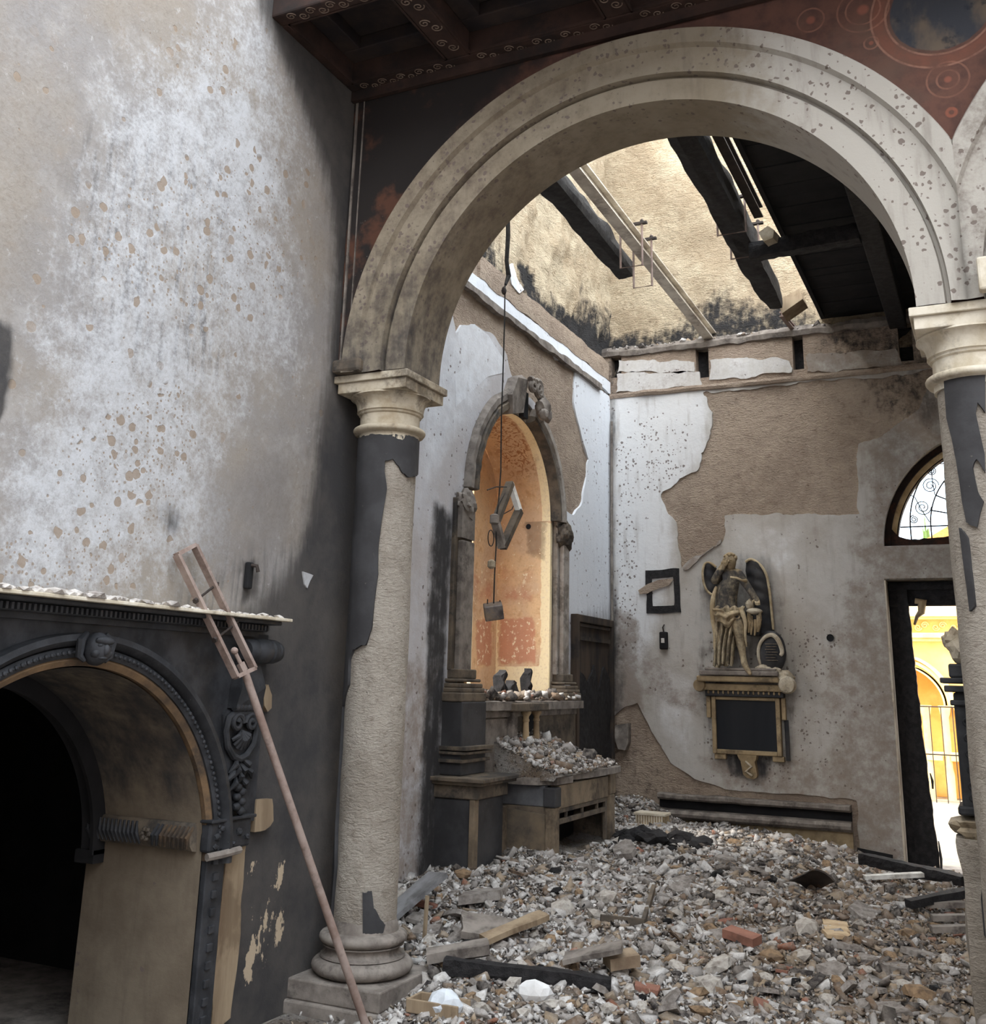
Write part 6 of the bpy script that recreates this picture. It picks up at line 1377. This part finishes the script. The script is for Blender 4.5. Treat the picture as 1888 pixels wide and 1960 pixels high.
def scatter(name, X, Y, Z, S, tone, seed, flat=(.35, .9), parent=None, jitter=.45):
    n = len(X); r = np.random.default_rng(seed)
    sc = np.stack([S*r.uniform(.7, 1.6, n), S*r.uniform(.6, 1.1, n), S*r.uniform(*flat, n)], 1)
    V = CUBE[None]*(1+r.uniform(-jitter, jitter*.3, (n, 8, 3)))*sc[:, None, :]
    a = r.uniform(0, 6.28, n); b = r.normal(0, .55, n); c = r.normal(0, .55, n)
    def rot(ax_, t):
        R = np.zeros((n, 3, 3)); i, j = [(1, 2), (0, 2), (0, 1)][ax_]; R[:, ax_, ax_] = 1; R[:, i, i] = np.cos(t); R[:, j, j] = np.cos(t); R[:, i, j] = -np.sin(t); R[:, j, i] = np.sin(t); return R
    Rm = rot(2, a) @ rot(0, b) @ rot(1, c)
    V = np.einsum('nij,nkj->nki', Rm, V)+np.stack([X, Y, Z], 1)[:, None, :]
    Fq = (CF_[None]+8*np.arange(n)[:, None, None]).reshape(-1, 4)
    T = np.repeat(tone, 8, 0)
    o = mesh_obj(name, V.reshape(-1, 3), Fq, M['piece'], None, False, dict(tone=T), 'stuff')
    if parent is not None: put(o, parent)
    return o
def tones(n, X, r, w0, w1):
    k = np.clip((X+2.6)/1.8, 0, 1)[:, None]; W = np.array(w0)[None]*(1-k)+np.array(w1)[None]*k; W /= W.sum(1, keepdims=True)
    c = (W.cumsum(1) > r.random(n)[:, None]).argmax(1); return np.clip(PAL[c]*r.uniform(.75, 1.15, (n, 1)), 0, 1)
r = np.random.default_rng(3); n = 100000
Y = 4.15+(11.5-4.15)*r.random(n)**1.25; X = r.uniform(-3.98, 2.0, n)
X = np.where((r.random(n) < .85) & (X > .2), r.uniform(-3.9, 0, n), X)
dens_k = np.where(Y < 4.9, sstep(-3.35, -2.6, X+.3*(fbm(X*3, Y*3, 5)-.5)), 1.0)*(1-.8*sstep(-1.2, -.9, X)*sstep(10.2, 10.9, Y))
k = (r.random(n) < dens_k) & ((X > XN+.06) | (Y > YAB)) & ~((np.hypot(X+3.195, Y-5.2) < .27)) & ~((X < -3.3) & (Y > 8.2) & (Y < 9.62)) & ~((X < -3.6) & (Y > 7.4) & (Y < 8.2)) & (np.hypot(X, Y-5.2) > .3)
X, Y = X[k], Y[k]; n = len(X); S = np.exp(r.normal(math.log(.0078), .66, n)).clip(.003, .045)
so_ = scatter('rubble_fragments', X, Y, hf(X, Y)+S*.15, S, tones(n, X, r, [.44, .27, .09, .04, .13, .008, .09], [.12, .16, .27, .24, .12, .015, .09]), 4, (.2, .65), None, .6)
tag(so_, 'small broken plaster, stone and charcoal bits strewn over the heap', 'rubble')

# ---- individual fragments
def chunk_mesh(nm, kind, seed):
    rg = np.random.default_rng(seed); bm = bmesh.new()
    if kind == 'stone':
        bmesh.ops.create_icosphere(bm, subdivisions=1, radius=1)
        for v in bm.verts: v.co = Vector((v.co.x*1.15, v.co.y*.85, v.co.z*.62))*float(1+rg.uniform(-.28, .18))
    elif kind == 'slab':
        m_ = rg.integers(5, 8); top = []; bot = []
        for i in range(m_):
            a = 2*math.pi*i/m_+rg.uniform(-.3, .3); q = rg.uniform(.75, 1.15); top.append(bm.verts.new((1.25*q*math.cos(a), .85*q*math.sin(a), .17+rg.uniform(-.03, .03)))); bot.append(bm.verts.new((1.3*q*math.cos(a), .9*q*math.sin(a), -.17)))
        bm.faces.new(top); bm.faces.new(bot[::-1])
        for i in range(m_): bm.faces.new((bot[i], bot[(i+1) % m_], top[(i+1) % m_], top[i]))
    elif kind == 'brick':
        bmesh.ops.create_cube(bm, size=2)
        for v in bm.verts: v.co = Vector((v.co.x*1.25+rg.uniform(-.2, .2), v.co.y*.62+rg.uniform(-.1, .1), v.co.z*.32+rg.uniform(-.06, .06)))
        bmesh.ops.bevel(bm, geom=bm.edges[:], offset=.07, segments=1, affect='EDGES')
    elif kind == 'stick':
        bmesh.ops.create_cube(bm, size=2)
        for v in bm.verts: v.co = Vector((v.co.x*2.4+rg.uniform(-.3, .3), v.co.y*.30+rg.uniform(-.06, .06), v.co.z*.16+rg.uniform(-.04, .04)))
    bmesh.ops.recalc_face_normals(bm, faces=bm.faces)
    me = bpy.data.meshes.new(nm); bm.to_mesh(me); bm.free(); return me
def m_tone(nm, a, b): return m_simple(nm, a, b, 3.0, .95, .5, srgb(78, 70, 66), .45)
KINDS = [('stone_fragment', 'stone', 'pale angular stone fragment lying in the rubble heap', 'stone', 'pale stones in the rubble heap', m_tone('pale_fragment', srgb(184, 178, 170), srgb(156, 148, 139)), 84),
         ('plaster_fragment', 'slab', 'flat grey plaster fragment lying in the rubble heap', 'plaster', 'grey plaster pieces in the rubble heap', m_tone('grey_fragment', srgb(150, 144, 138), srgb(120, 112, 106)), 70),
         ('tuff_fragment', 'stone', 'brown tuff fragment lying in the rubble heap', 'stone', 'brown stones in the rubble heap', m_tone('brown_fragment', srgb(148, 124, 98), srgb(116, 96, 76)), 60),
         ('charred_lump', 'stone', 'black charred lump lying in the rubble heap', 'charcoal', 'charred lumps in the rubble heap', M['char'], 34),
         ('brick_fragment', 'brick', 'broken reddish brick lying in the rubble heap', 'brick', 'brick pieces in the rubble heap', M['brickred'], 14),
         ('wood_splinter', 'stick', 'split length of burnt wood lying in the rubble heap', 'wood', 'burnt wood splinters in the rubble heap', m_simple('burnt_splinter', srgb(120, 100, 82), srgb(70, 60, 54), 4, .9, .5, (.03, .028, .028), .6), 28)]
rg = np.random.default_rng(21); placed = []
for (nm, kind, lab, cat, grp, mt, cnt) in KINDS:
    ms = []
    for s_ in range(5):
        me = chunk_mesh(nm, kind, 100+s_+len(nm)); me.materials.append(mt); ms.append(me)
    c = 0; tries = 0
    while c < cnt and tries < 6000:
        tries += 1
        px_ = rg.uniform(770, 1845); py_ = 1600+350*rg.random()**.8
        p = onH(px_, py_)
        if p.y > 11.3 or p.y < 4.4 or p.x < -3.85: continue
        if p.x < -3.22 and 7.3 < p.y < 9.75: continue
        if p.x > -1.0 and p.y > 10.2: continue
        if math.hypot(p.x+3.195, p.y-5.2) < .45 or math.hypot(p.x, p.y-5.3) < .55: continue
        if kind == 'stick' or nm == 'tuff_fragment':
            if rg.random() < np.interp(p.x, [-3.5, -1], [.5, 0]): continue
        s = float(np.exp(rg.normal(math.log(.048 if kind != 'slab' else .07), .36))); s = min(max(s, .028), .10 if kind != 'slab' else .16)
        if kind == 'stick': s *= .9
        R0 = s*(1.3 if kind != 'stick' else 2.2)
        if any((p.x-a)**2+(p.y-b)**2 < (R0+q)**2*.72 for a, b, q in placed): continue
        placed.append((p.x, p.y, R0)); c += 1
        o = bpy.data.objects.new(nm, ms[int(rg.integers(0, 5))]); col.objects.link(o)
        gx_ = float(hf(p.x+.05, p.y)-hf(p.x-.05, p.y))/.1; gy_ = float(hf(p.x, p.y+.05)-hf(p.x, p.y-.05))/.1
        o.location = (p.x, p.y, p.z+s*.18); o.scale = (s, s, s*(1 if kind != 'stone' else float(rg.uniform(.7, 1.1))))
        o.rotation_euler = (gy_+float(rg.normal(0, .22)), -gx_+float(rg.normal(0, .22)), float(rg.uniform(0, 6.28)))
        zone = 'beside the left column' if p.x < -2.55 and p.y < 6.3 else 'just before the altar' if p.x < -2.5 and p.y < 9.9 else 'below the wall monument' if p.y > 9.0 and p.x < -1.6 else 'near the far doorway' if p.y > 8.2 else 'close to the right column' if p.x > -1.15 else 'in the foreground middle' if p.y < 5.9 else 'on the middle slope'
        big = 'large' if s > .058 else 'middling' if s > .042 else 'small'
        l2 = lab.replace(' lying in the rubble heap', ' in the rubble '+zone)
        tag(o, big+' '+l2, cat, grp+', '+big+', '+zone)

# ---- pieces one can name
def lay(name, px_, py_, size, rz, tilt, mat, lab, cat, lift=.0, jag=.012, seed=1):
    """a flat ragged board or slab: size = (length, width, thickness)"""
    L, W, T = size; p = onH(px_, py_, 0)
    out = rough([(-L/2, -W/2), (L/2, -W/2), (L/2, W/2), (-L/2, W/2)], .04, jag, seed)
    mb = MB(); mb.prism(out, lambda u, v: (u, v, T/2), lambda u, v: (u, v, -T/2)); o = mb.build(name, mat)
    o.location = p+Vector((0, 0, lift+T*.5)); o.rotation_euler = (tilt[0], tilt[1], rz)
    return tag(o, lab, cat)
lay('stone_slab', 783, 1757, (.50, .26, .03), 1.05, (-.15, -.55), m_simple('ashy_slab', srgb(142, 142, 144), srgb(118, 116, 116), 6, .9, .2, srgb(66, 64, 64), .5), 'large grey slab tilted beside the left column base', 'slab', .10)
p = onH(812, 1800); tag(MB().tube([p-Vector((0, 0, .03)), p+Vector((.005, .01, .24))], .014, 6).build('upright_stake', M['tanwood']), 'short wooden stake standing upright by the tilted grey slab', 'stake')
lay('stone_slab', 938, 1795, (.34, .24, .04), .5, (.25, .1), M['stonegrey'], 'broad flat stone in the middle of the left rubble', 'slab', .03, .03, 4)
lay('plank', 985, 1802, (.42, .10, .03), 1.0, (.1, -.22), M['tanwood'], 'pale plank sloping beside the broad flat stone', 'plank', .06)
lay('plank', 875, 1850, (.34, .11, .05), .55, (.1, -.15), M['stonegrey'], 'thick greyed board end near the column base', 'plank', .05)
charbeam('fallen_beam', [onH(850, 1872)+Vector((0, 0, .06)), onH(1170, 1905)+Vector((0, 0, .05))], (.09, .08), 'long charred beam lying across the foreground rubble', 9, 30, .3)
lay('board', 1135, 1868, (.32, .14, .025), .25, (.1, -.25), M['stonegrey'], 'thin tilted board over the end of the charred foreground beam', 'board', .10)
lay('wooden_block', 1190, 1868, (.17, .12, .06), .7, (.1, -.1), m_simple('worn_block', srgb(156, 138, 116), srgb(120, 102, 84), 6, .9, .3), 'brown wooden block right of the thin tilted board', 'block', .05, .008)
o = MB().blob((0, 0, 0), (.085, .07, .06), 2, .35, 3, 2).build('white_rock', m_simple('chalk_white', srgb(226, 226, 226), srgb(206, 204, 202), 6, .95, .4)); o.location = onH(1024, 1912)+Vector((0, 0, .03)); tag(o, 'bright white rock in front of the charred foreground beam', 'rock')
o = MB().blob((0, 0, 0), (.08, .07, .07), 2, .35, 8, 2).build('white_rock', m_simple('chalk_blue_white', srgb(214, 220, 226), srgb(196, 200, 206), 6, .95, .4)); o.location = onH(853, 1940)+Vector((0, 0, .04)); tag(o, 'bluish white rock at the bottom edge near the column', 'rock')
fr_ = empty('broken_wooden_frame', tuple(onH(1205, 1750)), 'corner of a broken wooden frame on the ash', 'frame')
a_, b_, c_ = onH(1150, 1768)+Vector((0, 0, .03)), onH(1232, 1778)+Vector((0, 0, .035)), onH(1252, 1718)+Vector((0, 0, .06))
for u, v in ((a_, b_), (b_, c_)):
    d = (v-u).normalized(); s = d.cross(Vector((0, 0, 1))).normalized(); MB().sweep([(-.012, -.022), (.012, -.022), (.012, .022), (-.012, .022)], [0, 1], lambda k, u=u, v=v, s=s, d=d: (u.lerp(v, k), s, s.cross(d))).build('rail', M['stonedark'], fr_)
lay('red_brick', 1421, 1808, (.21, .10, .05), -.35, (.12, .1), M['brickred'], 'large whole red brick on the middle of the heap', 'brick', .02, .006)
o = slab('curved_roof_tile', rough([(-.2, -.09), (.2, -.09), (.2, .09), (-.2, .09)], .04, .01, 2), [], lambda u, v, d: (u, v*np.cos(v*4), .07*np.cos(v*9)+d), .03, .012, m_simple('scorched_tile', srgb(74, 66, 60), srgb(46, 42, 42), 6, .8, .3, srgb(140, 112, 84), .5)); o.location = onH(1552, 1712)+Vector((0, 0, .05)); o.rotation_euler = (.5, .35, 2.2); tag(o, 'dark curved roof tile sticking out of the brown rubble', 'tile')
charbeam('fallen_beam', [onH(1655, 1665)+Vector((0, 0, .09)), onH(1850, 1706)+Vector((0, 0, .07))], (.12, .09), 'charred beam lying across the threshold of the far doorway', 12, 26, .2)
lay('plank', 1712, 1697, (.46, .06, .03), .5, (.05, -.06), M['white'], 'narrow whitened plank in front of the doorway beam', 'plank', .06, .005)
lay('plank', 1800, 1748, (.50, .07, .05), .75, (.05, -.12), M['char'], 'black charred plank near the right column pedestal', 'plank', .07)
for k, (x, y, w) in enumerate(((1825, 1752, .34), (1832, 1778, .30), (1835, 1800, .32))): lay('plank', x, y, (w, .06, .035), .3+.05*k, (.04, -.05), M['stonegrey'], ['topmost', 'middle', 'lowest'][k]+' of three grey planks stacked beside the right pedestal', 'plank', .05, .006, k)
for k, (x, y) in enumerate(((1600, 1778), (1601, 1788), (1603, 1798))): lay('floor_tile', x, y, (.15, .13, .022), .2+.1*k, (.03, .05), m_simple('buff_tile_%d' % k, srgb(196, 174, 142), srgb(168, 144, 114), 8, .9, .3), ['upper', 'middle', 'lower'][k]+' buff tile of a small stack in the brown rubble', 'tile', .015, .006, k)
fp = onH(1248, 1585); fc = empty('fallen_pedestal', tuple(fp), 'white fluted pedestal fragment lying near the far wall', 'pedestal')
MB().box((fp.x-.17, fp.y-.12, fp.z-.03), (fp.x+.17, fp.y+.12, fp.z+.04), bev=.01).build('base', M['stonelight'], fc)
for k in range(11): MB().box((fp.x-.135+k*.0255, fp.y-.09, fp.z+.04), (fp.x-.12+k*.0255, fp.y+.09, fp.z+.12), bev=.003).build('flute', M['stonelight'], fc)
MB().box((fp.x-.13, fp.y-.085, fp.z+.04), (fp.x+.15, fp.y+.085, fp.z+.12)).build('core', M['tabframe'], fc)
MB().box((fp.x-.15, fp.y-.1, fp.z+.12), (fp.x+.165, fp.y+.1, fp.z+.145), bev=.006).build('cap', M['stonelight'], fc)
hp2 = onH(1255, 1612)
mb = MB()
for k in range(16): mb.blob((hp2.x+rg.uniform(-.32, .42), hp2.y+rg.uniform(-.2, .2), hp2.z+rg.uniform(0, .06)), (rg.uniform(.07, .14), rg.uniform(.06, .1), rg.uniform(.04, .07)), 2, .6, k, 4)
o = mb.build('charcoal_heap', M['char']); o['kind'] = 'stuff'; tag(o, 'black heap of charcoal in front of the fallen fluted pedestal', 'charcoal')
lay('kerb_strip', 470, 1912, (.62, .05, .035), .62, (0, -.02), M['stonegrey'], 'pale stone strip along the wall left of the column plinth', 'kerb', .03, .004)
bx = empty('wooden_tray', tuple(onH(838, 1940)), 'shallow broken wooden tray at the bottom of the picture', 'tray')
q = onH(835, 1938)
for (a, b) in (((-.13, -.07, 0), (.15, -.055, .06)), ((-.13, .06, 0), (.15, .075, .06)), ((-.13, -.055, 0), (-.115, .06, .06)), ((-.115, -.055, 0), (.15, .06, .012))):
    MB().box((q.x+a[0], q.y+a[1], q.z+a[2]), (q.x+b[0], q.y+b[1], q.z+b[2]), bev=.003).build('tray_board', M['tanwood'], bx)
# leaning slab on the column plinth and stone over its corner
o = slab('leaning_slab', rough([(-.09, -.16), (.10, -.17), (.08, .12), (-.06, .15)], .04, .012, 3), [], lambda u, v, d: (u, v, d), .05, .03, M['stone'], None, {}); o.location = onH(668, 1935)+Vector((.02, -.02, .10)); o.rotation_euler = (1.15, .1, .35); tag(o, 'pale broken slab leaning on the front of the left column plinth', 'slab')

# ---- debris on the altar and the niche ledge
r = np.random.default_rng(9)
GX, GY = np.meshgrid(np.linspace(XL+.14, AX+.03, 26), np.linspace(AY0-.04, AY1+.05, 56))
def ha(x, y): return .95+.30*np.clip((AX+.03-x)/(AX-XL-.1), 0, 1)**1.1*(.55+.45*np.sin(np.clip((y-AY0+.3)/1.75, 0, 1)*np.pi))+(fbm(x*7, y*7, 81)-.5)*.06
GZ = ha(GX, GY); GZ[0, :] = GZ[-1, :] = .9; GZ[:, -1] = .93; idx = np.arange(GX.size).reshape(GX.shape)
V = np.stack([GX.ravel(), GY.ravel(), GZ.ravel()], 1); Fa = np.stack([idx[:-1, :-1].ravel(), idx[:-1, 1:].ravel(), idx[1:, 1:].ravel(), idx[1:, :-1].ravel()], 1)
o = mesh_obj('altar_ash', V, Fa, M['grit'], None, True, None, 'stuff'); tag(o, 'slope of grey ash and grit piled on the altar table', 'rubble')
n = 2600; X = r.uniform(XL+.15, AX+.03, n); Y = r.uniform(AY0-.03, AY1+.05, n); S = np.exp(r.normal(math.log(.0085), .5, n)).clip(.005, .05)
o = scatter('altar_debris', X, Y, ha(X, Y)+S*.4, S, tones(n, X*0-2.0, r, [.3, .3, .15, .08, .12, .03, .1], [.2, .3, .15, .1, .12, .03, .1]), 12); tag(o, 'small stone and plaster bits strewn on the altar ash', 'rubble')
n = 420; X = r.uniform(XL-.5, XL+.24, n); Y = r.uniform(7.98, 9.95, n); S = np.exp(r.normal(math.log(.017), .5, n)).clip(.006, .05)
o = scatter('niche_debris', X, Y, 1.505+S*.4+.05*r.random(n), S, tones(n, X*0-2.6, r, [.22, .12, .2, .12, .3, .05, .1], [.2]*7), 13); tag(o, 'burnt scraps and stones lying along the niche ledge', 'rubble')
for k, (px_, y0, y1, w, lab) in enumerate(((958, 1322, 1282, .05, 'tall black burnt stump on the niche ledge'), (1008, 1318, 1279, .03, 'thin black burnt stump on the niche ledge'), (978, 1322, 1302, .08, 'low black burnt lump between the two stumps on the niche ledge'))):
    a = onX(px_, y0, XL-.12); b = onX(px_, y1, XL-.12); mb = MB(); mb.prism(rough([(a[1]-w, 1.505), (a[1]+w, 1.505), (a[1]+w*.8, b[2]-.02), (a[1]+w*.2, b[2]), (a[1]-w*.4, b[2]-.03), (a[1]-w*.9, b[2]-.05)], .02, .012, 40+k), lambda u, v: (XL-.16+.02*math.sin(v*40), u, v), lambda u, v: (XL-.08+.015*math.sin(v*50+u*30), u, v)); tag(mb.build('burnt_stump', M['char']), lab, 'stump')
# ash on the far ledge, crumbs on top of walls
n = 900; X = r.uniform(XL, -1.4, n); Y = r.uniform(YB-.03, YB+.10, n); S = np.exp(r.normal(math.log(.010), .5, n)).clip(.006, .06)
o = scatter('ledge_ash', X, Y, 5.60+S*.3, S, tones(n, X*0-2.6, r, [.15, .3, .08, .08, .25, .0, .2], [.2]*7), 15); tag(o, 'ash and crumbled mortar along the far wall ledge', 'rubble')
